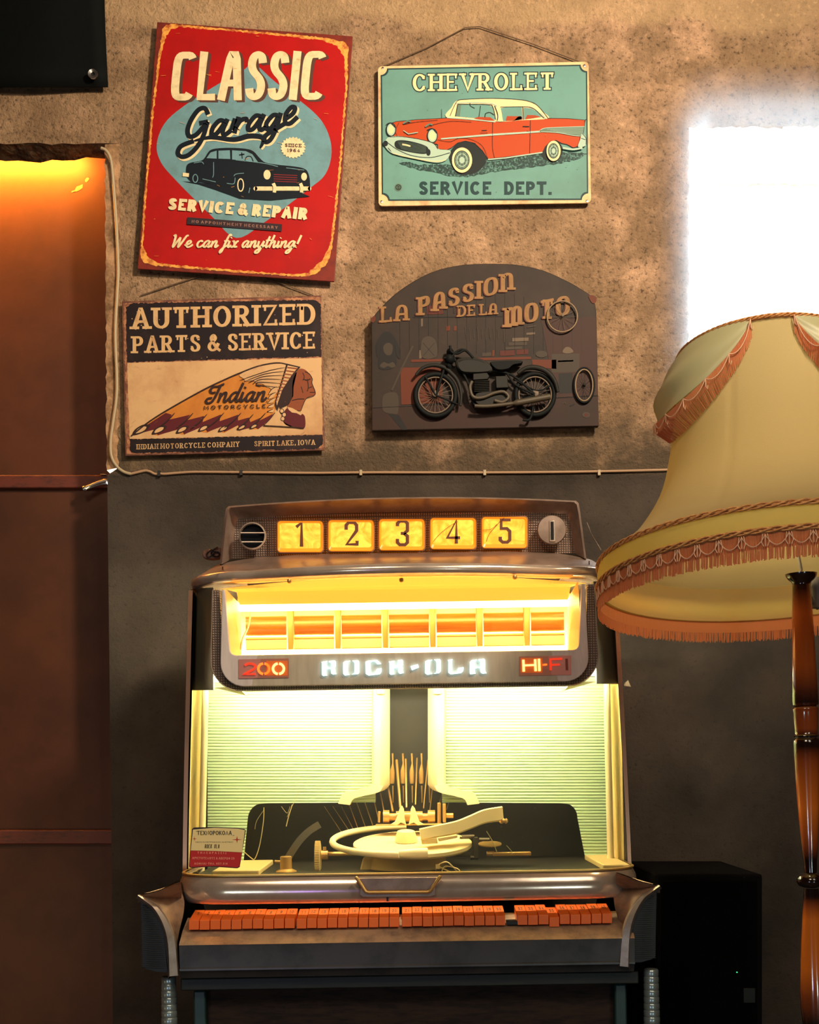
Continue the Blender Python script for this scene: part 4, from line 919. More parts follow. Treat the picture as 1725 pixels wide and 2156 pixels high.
# ------------------------------------------------------------------ the jukebox
YJ = 2.08; TILT = 0.0157                          # distance of its front edge; the uneven floor leans it a little
XJ = (855 - HX) / F * YJ
def J(u, v, d): Y = YJ + d; return Vector((XJ + u / F * Y, Y, HC + (HY - v) / F * Y))
def K(px, py, d):                                 # a point of the photograph at depth d, before the lean
    a, b = px - 855, py - 1600
    return J(a * cos(TILT) - b * sin(TILT), 1600 + b * cos(TILT) + a * sin(TILT), d)
jk = thing('jukebox', 'lit chrome jukebox with five amber number windows, orange keys and a glass front', 'jukebox', (XJ, YJ + .28, 0))
piv = Vector((XJ, YJ, HC)); R_ = Matrix.Rotation(-TILT, 3, 'Y')
jk.rotation_euler = (0, -TILT, 0); jk.location = piv + R_ @ (BASE[jk.name] - piv)
def plan(hw, yf, bow, rc, yb, n=24, nc=10):
    """half outline seen from above, back left - front - back right: (x, y, nx, ny)"""
    L = []
    yc = YJ + yf
    fr = lambda x: yc + bow * (x / hw) ** 2
    xs = hw - rc; y0 = fr(xs); sl = 2 * bow * xs / hw ** 2
    for i in range(6): L.append((-hw, YJ + yb + (y0 + rc - YJ - yb) * i / 5, -1, 0))
    a1 = math.atan2(-1, sl * 1.0)
    for i in range(1, nc): a = PI + (PI / 2) * i / nc; L.append((-xs + rc * cos(a), y0 + rc + rc * sin(a), cos(a), sin(a)))
    for i in range(n + 1):
        x = -xs + 2 * xs * i / n; s_ = 2 * bow * x / hw ** 2; l = math.hypot(1, s_); L.append((x, fr(x), s_ / l, -1 / l))
    for i in range(1, nc): a = 1.5 * PI + (PI / 2) * i / nc; L.append((xs + rc * cos(a), y0 + rc + rc * sin(a), cos(a), sin(a)))
    for i in range(6): L.append((hw, y0 + rc + (YJ + yb - y0 - rc) * i / 5, 1, 0))
    return L
def sweep(mb, pl, prof, m=0, closed=False):
    """prof = list of (outward, z); swept along the outline"""
    mb.loft([[Vector((XJ + x + nx * o, y + ny * o, z)) for x, y, nx, ny in pl] for o, z in prof], m, closed=closed)
def zv(v, d): return HC + (HY - v) / F * (YJ + d)

M_chr = mat('worn chrome', (228, 208, 188), .18, .62, ((202, 178, 156), 14, .42, .72), bump=(3.2, .05, .02))
M_alu = mat('dull cast aluminium', (176, 160, 146), .36, .5, ((140, 120, 104), 26, .42, .68), bump=(160, .06))
M_hood = mat('brown grey die casting', (158, 136, 122), .34, .45, ((126, 106, 92), 22, .45, .7), bump=(180, .05))
M_ledge = mat('dusty satin metal', (172, 140, 110), .5, .2, ((112, 92, 78), 30, .42, .7), bump=(120, .08))
M_front = mat('satin grey metal', (92, 90, 90), .38, .5, ((64, 66, 66), 12, .45, .7))
M_mesh = grid_mat('embossed metal grid', (176, 154, 138), .4, .3, 1450, .8, .0010, (84, 70, 62))
M_cream = mat('cream painted casting', (236, 220, 168), .36, spec=.5)
M_creamd = mat('aged cream plastic', (224, 196, 128), .42)
M_blkp = mat('black crinkle panel', (16, 18, 18), .45)
M_leg = mat('cool ribbed steel', (176, 192, 190), .28, .7)
M_wood = mat('dark green stained wood', (40, 42, 34), .5, worn=((24, 28, 24), 18, .4, .66, (1, 1, 9)))
M_grl = mat('dark brown speaker cloth', (60, 42, 32), .9, worn=((38, 27, 22), 120, .4, .6, (.2, 1, 1)))
M_green = mat('dark green enamel', (38, 66, 62), .4)
M_gold = mat('brassy metal', (196, 156, 88), .34, .55)
M_mech = mat('oiled dark metal', (66, 58, 42), .45, .5)
M_bay = mat('black mechanism bay', (26, 24, 16), .7)
M_key = mat('orange key plastic', (240, 112, 42), .36, spec=.5, trans=((255, 120, 44), .12))
M_ink = mat('brown ink', (104, 52, 20), .5)

# --- lower cabinet
q = MB(); p0, p1 = J(-452, 2079, .10), J(452, 2053, .10)
q.box((p0.x, YJ + .10, .10), (p1.x, YJ + .55, zv(2056, .0)))
cabn = q.build('cabinet', M_wood, jk, bevel=.004)
q = MB(); p0, p1 = J(-428, 2079, .085), J(430, 2079, .085); q.box((p0.x, YJ + .085, .14), (p1.x, YJ + .102, zv(2079, .07))); q.build('speaker_grille', M_grl, jk)
for u0, u1 in ((-456, -430), (432, 457)):
    q = MB(); a, b = J(u0, 0, .06), J(u1, 0, .06); q.box((a.x, YJ + .06, .11), (b.x, YJ + .10, zv(2079, .06))); q.build('trim_post', M_green, jk, bevel=.003)
for sgn, u in ((-1, -507), (1, 509)):
    q = MB(); c = J(u, 0, .05); zt = zv(2048, .05); prof = [(.024, 0), (.026, .004)]
    z = .01
    while z < zt - .01:
        h = .0115; prof += [(.0148, z), (.0158, z + .002), (.0158, z + h - .002), (.0148, z + h)]; z += h
    prof += [(.014, zt)]
    q.lathe([(r * (1.0 if zz < zt - .2 else 1 - .2 * (zz - zt + .2) / .2), zz) for r, zz in prof], (c.x, c.y, 0), n=28); q.build('leg', M_leg, jk, smooth=50)
q = MB(); a, b = J(-482, 2053, .035), J(483, 2079, .035); q.box((a.x, YJ + .035, b.z), (b.x, YJ + .14, a.z)); q.build('apron', M_wood, jk, bevel=.002)

# --- keyboard ledge: one long profile
prof = [(1925, .12), (1925, .085), (1953, .034), (1958, .028), (1978, .004), (1983, .0), (1986, .0005), (2030, .004), (2033, .001), (2037, .001), (2040, .006), (2052, .012), (2053, .03), (2053, .10)]
q = MB(); L = []
for u in (-484, 476): L.append([J(u, v, d) for v, d in prof])
xs = [L[0][0].x, L[1][0].x]
rows = []
for i in range(33):
    t = i / 32.; rows.append([Vector((J(-484, v, 0).x * (1 - t) + J(476, v, 0).x * t, YJ + d, zv(v, d))) for v, d in prof])
q.loft(rows, closed=False)
for r in (rows[0], rows[-1]): q.poly(r)
q.v = q.v; led = q.build('key_ledge', [M_ledge, M_front], jk, smooth=40)
for p in led.data.polygons:
    if p.center.z + 0 < zv(1984, 0): p.material_index = 1
q = MB(); q.box(K(1068, 1947, .029), K(1089, 1932, .08)); q.build('slot_shade_block', M_blkp, jk)  # solid black block imitating the shade inside the empty slot

# --- the keys: 40 in four runs, the thirty-first is missing
runs = [(397, 621, 10, 1), (624, 841, 10, 11), (846, 1065, 10, 21), (1067, 1290, 10, 31)]
rk = random.Random(3)
for x0, x1, n, first in runs:
    w = (x1 - x0) / n
    for i in range(n):
        num = first + i
        if num == 31: continue
        xa, xb = x0 + w * i + .8, x0 + w * (i + 1) - .8; lean = (844 - (xa + xb) / 2) * .030
        yo = -.0157 * (0) + rk.uniform(-.7, .7) + (5 if num == 35 else 0)
        yf = lambda x, v: v - (x - 855) * .0157 + yo
        q = MB()
        f = [K(xa, yf(xa, 1951), .027), K(xb, yf(xb, 1951), .027), K(xb, yf(xb, 1931), .030), K(xa, yf(xa, 1931), .030)]
        b = [K(xa + lean, yf(xa, 1935), .085), K(xb + lean, yf(xb, 1935), .085), K(xb + lean, yf(xb, 1909), .085), K(xa + lean, yf(xa, 1909), .085)]
        q.hexa([f[0], f[1], b[1], b[0], f[3], f[2], b[2], b[3]], 0)
        tx = str(num)
        def tp(x, y, f=f, b=b, xa=xa, xb=xb):                       # on the sloping top face
            s_ = (x - xa) / (xb - xa); t = y
            fl, fr_, bl, br = f[3], f[2], b[3], b[2]
            p = (fl * (1 - t) + bl * t) * (1 - s_) + (fr_ * (1 - t) + br * t) * s_
            return p + Vector((0, -.0002, .0003))
        wd_ = 4.5 if num < 10 else 9.5; mid = (xa + xb) / 2
        for pl in letters(tx, mid - wd_ / 2, mid + wd_ / 2, 0, 5.2, 1.5, 1.1, gap=.3): q.poly([tp(x, .50 - y * .055) for x, y in pl], 1)
        q.build('selector_key', [M_key, M_ink], jk, smooth=None, bevel=.0006, recalc=True)

# --- wings at both ends of the ledge
def wing(side):
    T = (lambda x, y, d: K(x, y, d)) if side < 0 else (lambda x, y, d: K(1680 - x, y - 20 + (x - 290) * .0, d))
    edge = cat([(290, 1885), (306, 1897), (324, 1912), (340, 1938), (350, 1966), (355, 2000), (357, 2056)], 5)
    n = len(edge); q = MB()
    q.loft([[T(x, y, -.004) for x, y in edge], [T(x + 3 + 15 * i / n, y - 2 + 0 * i, .0) for i, (x, y) in enumerate(edge)], [T(x + 8 + 14 * i / n, y - 1, .012) for i, (x, y) in enumerate(edge)]], 0, closed=False)
    q.loft([[T(x, y, -.004) for x, y in edge], [T(x - 3, y + 5, .004) for x, y in edge], [T(x - 3, y + 6, .02) for x, y in edge]], 0, closed=False)
    w = q.build('ledge_wing', M_alu, jk, smooth=50)
    # flared tray surface running from the rim up to the chrome base
    q = MB(); inner = cat([(380, 1858), (384, 1880), (388, 1900), (386, 1925), (380, 1950), (374, 1985), (372, 2056)], 5)
    q.loft([[T(x + 3, y - 1, .004) for x, y in edge], [T(x * .6 + u * .4, y * .62 + v * .38, .016 + .03 * (1 - i / n)) for i, ((x, y), (u, v)) in enumerate(zip(edge, inner))], [T(u, v, .03 + .07 * (1 - i / n)) for i, (u, v) in enumerate(inner)]], 0, closed=False)
    back = cat([(290, 1883), (310, 1880), (334, 1874), (358, 1864), (382, 1856)], 5)
    q.loft([[T(x, y, .003) for x, y in back], [T(x, y + 2, .09 + .1 * i / 20.) for i, (x, y) in enumerate(back)]], 0, closed=False)
    q.loft([[T(x, y + 2, .003) for x, y in back], [T(290 + 92 * i / 20., 1900 + 0 * i, .02 + .08 * i / 20.) for i in range(len(back))]], 0, closed=False)
    q.build('tray_end', M_ledge, w, smooth=60)
    # black ribbed end panel under the rim
    q = MB(); pts = [(297, 1894)] + [(x - 2, y + 6) for x, y in edge[4:]] + [(355, 2047), (330, 2046), (308, 2040), (300, 2034)]
    q.prism([T(x, y, .012) for x, y in pts], (0, .40, 0), 0)
    for k in range(30):
        y = 1906 + 4.5 * k
        xr = max([x for x, yy in edge if yy <= y] or [300]) - 4
        if xr > 306: q.tube([T(299, y, .013), T((299 + xr) / 2, y + 1, .0115), T(xr, y + 1, .013)], .0011, 6, 0)
    q.build('end_panel', M_blkp, w, smooth=40)
    return w
wing(-1); wing(1)

# --- chrome base bar with its pull
pl = plan(.404, .046, .012, .09, .5)
q = MB(); z0, z1 = zv(1900, .05), zv(1840, .06)
sweep(q, pl, [(-.012, z0), (-.002, z0 + .001), (.004, z0 + (z1 - z0) * .18), (.007, z0 + (z1 - z0) * .45), (.005, z0 + (z1 - z0) * .75), (0, z1 - .002), (-.002, z1), (-.016, z1)])
bar = q.build('chrome_base', M_chr, jk, smooth=60)
q = MB(); sweep(q, pl, [(-.002, z1), (.0015, z1 + .0006), (.0015, z1 + .0032), (-.004, z1 + .004)]); q.build('gold_bead', M_gold, bar, smooth=50)
q = MB()
A_ = [(749, 1848), (769, 1876), (907, 1875), (928, 1845)]
q.prism([K(x, y, .0335) for x, y in [(752, 1849), (770, 1879), (906, 1878), (924, 1847)]] + [], (0, .004, 0), 0)
q.tube([K(x, y, .028) for x, y in [(749, 1846), (752, 1850), (770, 1877), (776, 1879), (900, 1878), (906, 1876), (925, 1848), (928, 1844)]], .0032, 8, 1)
q.prism([K(x, y, .030) for x, y in [(760, 1862), (774, 1880), (902, 1879), (916, 1860), (918, 1885), (908, 1888), (764, 1889), (757, 1884)]], (0, .012, 0), 2)
q.build('pull_handle', [M_hood, M_gold, M_alu], bar, bevel=.001)
q = MB(); q.box(K(814, 1898, .036), K(818, 1887, .05)); q.build('latch_seam', M_blkp, bar)

# --- glass front
q = MB(); pa, pb_ = plan(.402, .062, .030, .11, .34), plan(.386, .056, .085, .13, .34)
zt, zb = zv(1232, .15), zv(1842, .08)
rg = []
for i in range(9):
    t = i / 8.; rg.append([Vector((XJ + a[0] * (1 - t) + b[0] * t, a[1] * (1 - t) + b[1] * t, zb + (zt - zb) * t)) for a, b in zip(pa, pb_)])
q.loft(rg, closed=False); gl = q.build('glass_front', glass_mat('dusty curved glass', (242, 243, 232), .045, .018), jk, smooth=80, recalc=False)
for s_ in (-1, 1):                                                  # bright edge strips down both sides
    q = MB(); L = [[], [], [], []]
    for i in range(13):
        t = i / 12.; v = 1842 + (1236 - 1842) * t; u = (470 - 22 * t ** 1.2) * s_ * (1.0 if s_ < 0 else .992)
        for k, (du, d) in enumerate(((-4, .185), (5, .185), (5, .22), (-4, .22))): L[k].append(J(u + du * s_, v, d))
    q.loft(L + [L[0]], closed=False); q.build('edge_strip', mat('pink brown anodised strip', (196, 150, 122), .3, .7), jk, smooth=None)
    q = MB(); L = [[], []]
    for i in range(13):
        t = i / 12.; v = 1842 + (1240 - 1842) * t; u = (463 - 24 * t ** 1.2) * s_
        L[0].append(J(u, v, .18)); L[1].append(J(u + 9 * s_, v, .27))
    q.loft(L, closed=False); q.build('glass_channel', M_blkp, jk, smooth=None)

# --- inside: ribbed back, bay, posts, floor
def bay_left(v):                                                    # left and right edge of the dark opening, raw picture x
    if v > 1722: t = (v - 1722) / 113.; return 521 - 11 * t, 1215 + 22 * t
    if v > 1692: t = (1722 - v) / 30.; return 521 + 26 * (1 - math.sqrt(max(0, 1 - t * t))) + 3 * t, 1215 - 26 * (1 - math.sqrt(max(0, 1 - t * t)))
    return None
M_rib = mat('pale green ribbed panel', (186, 212, 174), .36, spec=.6)
DR = .36
for side in (0, 1):
    q = MB(); rows = []; v = 1425.0; k = 0
    rr = random.Random(5); per = 6.4; ph = 0.0
    while v < 1835:
        bl = bay_left(v)
        if side == 0: xa = 436; xb = 806 if v < 1664 else (bl[0] if bl else 790 if v < 1690 else 560)
        else: xb = 1277; xa = 914 if v < 1664 else (bl[1] if bl else 930 if v < 1690 else 1180)
        dd = DR - .0024 * (0, .9, 1., .75)[k % 4]
        rows.append([K(xa + (xb - xa) * j / 3., v, dd) for j in range(4)])
        v += per / 4 * (1 if k % 4 else rr.choice((.8, 1, 1, 1.3))); k += 1
    q.loft(rows, closed=False); q.build('ribbed_panel', M_rib, jk, smooth=None, recalc=False)
q = MB(); a, b = K(490, 1850, .48), K(1255, 1400, .48)
q.box((a.x, YJ + .47, a.z), (b.x, YJ + .49, b.z))
q.box((a.x, YJ + DR + .004, a.z), (a.x + .004, YJ + .47, zv(1692, .36))); q.box((b.x - .004, YJ + DR + .004, a.z), (b.x, YJ + .47, zv(1692, .36)))
q.build('mechanism_bay', M_bay, jk)
q = MB(); zf = zv(1842, .08) - .002; q.box((XJ - .385, YJ + .10, zf - .01), (XJ + .385, YJ + .5, zf)); q.build('deck', mat('dark deck plate', (22, 19, 12), .55), jk)
for xa, xb in ((430, 526), (1228, 1284)):
    q = MB(); q.box((K(xa, 0, .2).x, YJ + .13, zf), (K(xb, 0, .2).x, YJ + DR, zf + .010)); q.build('deck_corner', M_creamd, jk, bevel=.002)
for s_, x in ((-1, 432), (1, 1277)):                                # upright posts behind the glass, a bright roll along each
    q = MB(); q.tube([K(x - s_ * 1.2 * s_ * 0, 1440, .27), K(x + s_ * 9, 1838, .27)], .0065, 14)
    q.build('corner_roll', M_cream, jk, smooth=60)
    q = MB(); q.prism([K(x + s_ * 2, 1440, .30), K(x + s_ * 30, 1440, .26), K(x + s_ * 38, 1838, .26), K(x + s_ * 10, 1838, .30)], (0, .012, 0)); q.build('side_post', M_creamd, jk, bevel=.002)
for s_ in (-1, 1):                                                  # centre posts and their curved feet
    c = 860; T = lambda x, y, d, s_=s_: K(c + s_ * (c - x), y, d) if s_ > 0 else K(x, y, d)
    q = MB(); rows = []
    for v in (1436, 1460, 1540, 1620, 1652):
        rows.append([T(782 if v > 1450 else 784, v, .352), T(786, v, .33), T(800, v, .322), T(804, v, .326), T(820, v, .362), T(820, v, .42)])
    rows.append([T(778, 1664, .352), T(782, 1664, .33), T(790, 1668, .322), T(796, 1668, .326), T(808, 1664, .362), T(814, 1660, .42)])
    q.loft(rows, closed=False)
    ft = cat([(786, 1650), (770, 1658), (740, 1666), (722, 1670), (711, 1692)], 4) + cat([(736, 1695), (744, 1682), (764, 1676), (796, 1668), (806, 1655)], 4)
    q.prism([T(x, y, .318) for x, y in ft], (0, .045, 0))
    q.build('centre_post', M_cream, jk, smooth=40)
    q = MB(); q.box(K(c + s_ * 60 - 9, 1462, .314), K(c + s_ * 60 + 9, 1436, .33)); q.build('post_cap', M_creamd, jk, bevel=.002)

for s_ in (-1, 1):                                                  # grey metal cheeks beside the title window
    q = MB(); q.prism([J(s_ * 400, 1230, .13), J(s_ * 448, 1232, .22), J(s_ * 452, 1446, .22), J(s_ * 404, 1446, .13)], (0, .012, 0)); q.build('cheek_panel', mat('dusty grey cheek', (128, 122, 108), .5), jk, bevel=.001)

# --- title box: canopy, slanted cheeks, drum of seven title panels, tube
M_box = mat('cream lacquered box', (250, 216, 150), .4)
q = MB()
fr = [(-376, 1232), (-372, 1366), (-362, 1376), (366, 1376), (374, 1366), (368, 1228)]
bk = [(-344, 1268), (-344, 1372), (-344, 1374), (344, 1374), (344, 1372), (344, 1268)]
q.loft([[J(u, v, .10) for u, v in fr], [J(u, v, .205) for u, v in bk]], closed=False)
q.build('title_box', M_box, jk, smooth=None, recalc=False)
q = MB(); can = []
for i in range(25):
    t = i / 12. - 1; can.append((t * 386, 1212 + 22 * t * t, .075 + .075 * t * t))
q.loft([[J(u, v, d) for u, v, d in can], [J(t[0] * .96, 1226 + 10 * (t[0] / 386) ** 2, .125) for t in can], [J(t[0] * .915, 1241, .166) for t in can]], closed=False)
q.poly([J(-352, 1240, .1655), J(352, 1240, .1655), J(346, 1268, .16), J(-346, 1268, .16)])
cy = q.build('canopy_diffuser', mat('lit yellow canopy', (255, 200, 90), .4, emit=((255, 190, 74), .85)), jk, smooth=60, recalc=False)
for x, y in ((609, 1217), (845, 1215), (1084, 1209)):
    q = MB(); q.lathe([(.004, 0), (.004, .004), (.002, .006)], K(x, y + 4, .085), (0, -.4, -1), 12); q.build('canopy_screw', M_gold, cy, smooth=50)
M_card = mat('cream title card', (250, 232, 180), .5)
M_drum = mat('amber drum', (184, 118, 38), .22, .1, ((150, 90, 26), 40, .4, .7, (.2, 1, 5)), spec=.6)
M_sep = mat('cream separator', (214, 164, 84), .4)
seps = [-338, -240, -140, -40, 60, 159, 259, 345]
q = MB(); q.box((J(-350, 0, .27).x, YJ + .268, zv(1380, .27)), (J(350, 0, .27).x, YJ + .275, zv(1255, .27))); q.build('title_back', M_box, jk)
for i in range(7):
    a, b = seps[i] + 8, seps[i + 1] - 8
    if i == 0: a = seps[0] + 4
    q = MB(); rows = []
    for k in range(9):
        t = k / 8.; ang = -PI * .36 + PI * .72 * t; rows.append([J(u, 1317 - 32 * sin(ang), .258 - .034 * cos(ang)) for u in (a, b)])
    q.loft(rows, closed=False); dr = q.build('title_drum', M_drum, jk, smooth=60, recalc=False)
    for L in ([(1276, .246), (1293, .235)], [(1342, .225), (1362, .214)]):
        q = MB(); q.prism([J(a, L[0][0], L[0][1]), J(b, L[0][0], L[0][1]), J(b, L[1][0], L[1][1]), J(a, L[1][0], L[1][1])], (0, .002, 0)); q.build('title_card', M_card, dr, smooth=None)
    for v, d in ((1275, .246), (1294, .234), (1341, .225), (1363, .213)):
        q = MB(); q.tube([J(a, v, d), J(b, v, d)], .0011, 6); q.build('card_rail', M_gold, dr, smooth=60)
for u in seps[1:-1]:
    q = MB(); q.prism([J(u - 6, 1270, .236), J(u + 6, 1270, .236), J(u + 6, 1298, .222), J(u + 6, 1364, .208), J(u - 6, 1364, .208), J(u - 6, 1298, .222)], (0, .02, 0)); q.build('title_separator', M_sep, jk, bevel=.001)
q = MB(); q.tube([J(-346, 1271, .20), J(346, 1271, .20)], .010, 14); tb = q.build('title_lamp_tube', mat('warm fluorescent tube', (255, 220, 150), .4, emit=((255, 208, 138), 15)), jk, smooth=60)
q = MB(); q.tube([K(x, y, .20) for x, y in cat([(526, 1268), (527, 1290), (522, 1320), (510, 1345), (506, 1368)], 5)], .0016, 8); q.build('lamp_wire', M_cream, jk, smooth=60)
q = MB(); q.tube([J(-400, 1418, .215), J(402, 1418, .215)], .010, 14); q.build('chamber_lamp_tube', mat('cool fluorescent tube', (255, 250, 225), .4, emit=((250, 240, 200), 110)), jk, smooth=60)

# --- U shaped frame with the lit name
def rounded_u(hu, vt, vb, r, n=8):
    L = [(-hu + 6, vt)] if vt < 1238 else [(-hu, vt)]
    L += [(-hu, vb - r)] + [(-hu + r - r * cos(PI / 2 * k / n), vb - r + r * sin(PI / 2 * k / n)) for k in range(1, n + 1)]
    return L
def uframe(hu, vt, vb, r, iu, iv, ir, d, th, m, name, par, mb=None):
    Lo = rounded_u(hu, vt, vb, r); Lo = Lo + [(-u, v) for u, v in reversed(Lo)]
    Li = [(-iu - 2, vt), (-iu + 6, iv - ir)] + [(-iu + 6 + ir - ir * cos(PI / 2 * k / 5), iv - ir + ir * sin(PI / 2 * k / 5)) for k in range(1, 6)]
    Li = Li + [(-u, v) for u, v in reversed(Li)]
    q = MB(); q.prism([J(u, v, d) for u, v in Lo] + [J(u, v, d) for u, v in reversed(Li)], (0, th, 0)); return q.build(name, m, par, smooth=None, bevel=.0016)
M_silver = mat('brushed silver trim', (216, 202, 194), .45, .0, ((192, 178, 170), 60, .4, .7, (1, 1, .15)))
uf = uframe(388, 1236, 1440, 50, 374, 1374, 14, .088, .012, M_silver, 'name_frame', jk)
um = uframe(407, 1236, 1448, 62, 386, 1436, 48, .100, .02, M_mesh, 'frame_border', jk)
q = MB(); Lo = rounded_u(408, 1236, 1449, 63); Lo += [(-u, v) for u, v in reversed(Lo)]; q.tube([J(u, v, .099) for u, v in Lo], .0012, 6); q.build('border_bead', M_chr, um, smooth=60)
for s_ in (-1, 1):
    q = MB(); q.prism([J(s_ * 352, 1441, .12), J(s_ * 336, 1458, .16), J(s_ * 400, 1441, .20)], (0, .05, 0)); q.build('frame_bracket', M_gold, jk)
M_glow = mat('lit ice blue letters', (220, 250, 255), .4, emit=((196, 240, 250), 2.2))
q = MB()
def slab(pts, d=.0835, th=.0055): q.prism([K(x, y, d) for x, y in pts], (0, th, 0))
Zn = lambda x, y: (620 + x / 3.92, 1370 + y / 3.92)
GL = [[(222, 92), (272, 84), (262, 92), (262, 140), (280, 140), (280, 150), (262, 150), (262, 196), (270, 204), (236, 208), (226, 198), (226, 100)],
      [(284, 84), (332, 80), (340, 90), (340, 128), (330, 140), (336, 150), (338, 186), (346, 192), (318, 196), (304, 188), (302, 152), (288, 148), (288, 140), (302, 136), (302, 96), (284, 94)],
      [(402, 96), (420, 86), (460, 82), (442, 94), (438, 180), (446, 194), (456, 198), (416, 204), (402, 190)], [(476, 82), (524, 78), (534, 90), (534, 178), (524, 192), (472, 196), (488, 188), (496, 178), (496, 100), (488, 90)],
      [(586, 92), (606, 82), (682, 76), (716, 108), (686, 112), (664, 88), (640, 88), (626, 98), (626, 176), (636, 188), (660, 188), (680, 150), (718, 144), (716, 178), (704, 194), (612, 204), (588, 190)],
      [(778, 90), (826, 82), (818, 94), (820, 128), (848, 126), (852, 78), (890, 74), (896, 84), (896, 120), (886, 130), (896, 142), (896, 176), (902, 182), (872, 190), (858, 180), (856, 138), (820, 142), (820, 186), (828, 194), (794, 198), (784, 186), (784, 100)],
      [(958, 128), (1018, 112), (1026, 138), (970, 160)],
      [(1078, 90), (1098, 78), (1138, 74), (1122, 86), (1116, 176), (1124, 186), (1140, 190), (1096, 198), (1078, 184)], [(1152, 72), (1198, 68), (1208, 82), (1208, 168), (1196, 184), (1150, 190), (1164, 182), (1172, 170), (1172, 90), (1164, 80)],
      [(1266, 76), (1306, 70), (1300, 84), (1300, 172), (1312, 184), (1338, 182), (1352, 142), (1396, 136), (1394, 166), (1376, 184), (1288, 194), (1270, 178), (1272, 90)],
      [(1448, 94), (1462, 78), (1510, 72), (1494, 84), (1488, 136), (1512, 132), (1512, 142), (1488, 146), (1490, 180), (1496, 188), (1452, 194), (1448, 182)], [(1520, 70), (1564, 66), (1574, 78), (1574, 168), (1586, 186), (1552, 188), (1538, 178), (1534, 142), (1520, 142), (1520, 134), (1534, 130), (1534, 90), (1520, 82)]]
for g in GL: slab([Zn(x, y) for x, y in g])
q.build('lit_lettering', M_glow, uf, smooth=None)
M_hot = mat('hot white numerals', (255, 236, 180), .4, emit=((255, 206, 120), 2.2)); M_warm = mat('orange lit numerals', (255, 130, 50), .4, emit=((255, 110, 30), 1.6)); M_rd = mat('red lit numerals', (220, 60, 36), .4, emit=((226, 52, 24), .9)); M_off = mat('unlit brown letters', (140, 66, 50), .4)
M_win = mat('smoky red window', (158, 108, 98), .3, emit=((190, 110, 90), .22)); M_winh = mat('glowing orange window', (206, 110, 66), .3, emit=((250, 96, 24), .34))  # faint glow put into the badge backings to brighten them
def badge(name, corners, hot):
    q = MB(); q.prism([K(x, y, .0862) for x, y in corners], (0, .003, 0), 0)
    xm = [(corners[0][0] * (1 - t) + corners[1][0] * t) for t in hot]; y0, y1 = corners[0][1] + 3, corners[2][1] - 4
    q.prism([K(xm[0], y0, .0858), K(xm[1], y0, .0858), K(xm[1], y1, .0858), K(xm[0], y1, .0858)], (0, .002, 0), 1)
    b = q.build(name, [M_win, M_winh], uf, smooth=None, bevel=.0008)
    return b
b1 = badge('number_badge', [(502, 1388), (608, 1386), (608, 1427), (502, 1429)], (.55, .98))
b2 = badge('sound_badge', [(1093, 1382), (1203, 1380), (1203, 1421), (1093, 1423)], (.03, .45))
def flat(rib, m, mats, name, par):
    q = MB()
    for L, k in rib:
        for p in L: q.prism([K(x, y, .0838) for x, y in p], (0, .0018, 0), k)
    q.build(name, mats, par, smooth=None, recalc=True)
def gap_o(cx, cy, rx, ry): return ribbon(arc(cx, cy, rx, ry, 98, 262, 12), 5) + ribbon(arc(cx, cy, rx, ry, -82, 82, 12), 5)
two = cat([(515, 1401), (524, 1397), (536, 1400), (535, 1408), (524, 1414), (513, 1420)], 4) + [(538, 1419)]
flat([(ribbon(two, 4.6), 2), (gap_o(555, 1408, 11.5, 11), 1), (gap_o(586, 1408, 11.5, 11), 0)], 0, [M_hot, M_warm, M_rd], 'numerals', uf)
H = lambda L, w=5: ribbon(L, w)
flat([(H([(1102, 1389), (1103, 1414)]) + H([(1102, 1401), (1128, 1400)], 4) + H([(1127, 1388), (1128, 1413)]) + H([(1135, 1387), (1136, 1413)]), 0), (H([(1143, 1400), (1152, 1399)], 3.6), 1), (H([(1160, 1411), (1159, 1388), (1184, 1387)], 4.4) + H([(1160, 1400), (1179, 1399)], 4), 2), (H([(1193, 1387), (1194, 1411)]), 3)], 0, [M_hot, M_warm, M_rd, M_off], 'badge_letters', uf)

# --- brow and hood
q = MB(); pl = plan(.393, .052, .112, .12, .5, n=30)
zl, zh = zv(1209, .06), zv(1187, .06)
sweep(q, pl, [(-.10, zl + .012), (-.03, zl - .001), (-.004, zl), (.0, zl + .002), (.003, (zl + zh) / 2), (.001, zh - .002), (-.003, zh)])
br = q.build('chrome_brow', M_chr, jk, smooth=60)
q = MB(); rows = []
for x, y, nx, ny in pl:
    z1_ = zv(1160, .17)
    rows.append([Vector((XJ + x + nx * -.003, y + ny * -.003, zh)), Vector((XJ + x * .975, y + .02 + .2 * 0, zh + .008)), Vector((XJ + x * .93, max(y + .06, YJ + .165), zh + (z1_ - zh) * .7)), Vector((XJ + x * .88, max(y + .10, YJ + .19), z1_)), Vector((XJ + x * .5, YJ + .5, z1_))])
q.loft(rows, closed=False); q.build('shoulder', M_hood, jk, smooth=70)
for u in (-380, 392):
    q = MB(); q.tube([J(u, 1178 + 10, .10), J(u, 1192, .062 + .085), J(u, 1213, .062 + .085)], .0011, 6); q.build('brow_seam', M_blkp, br)
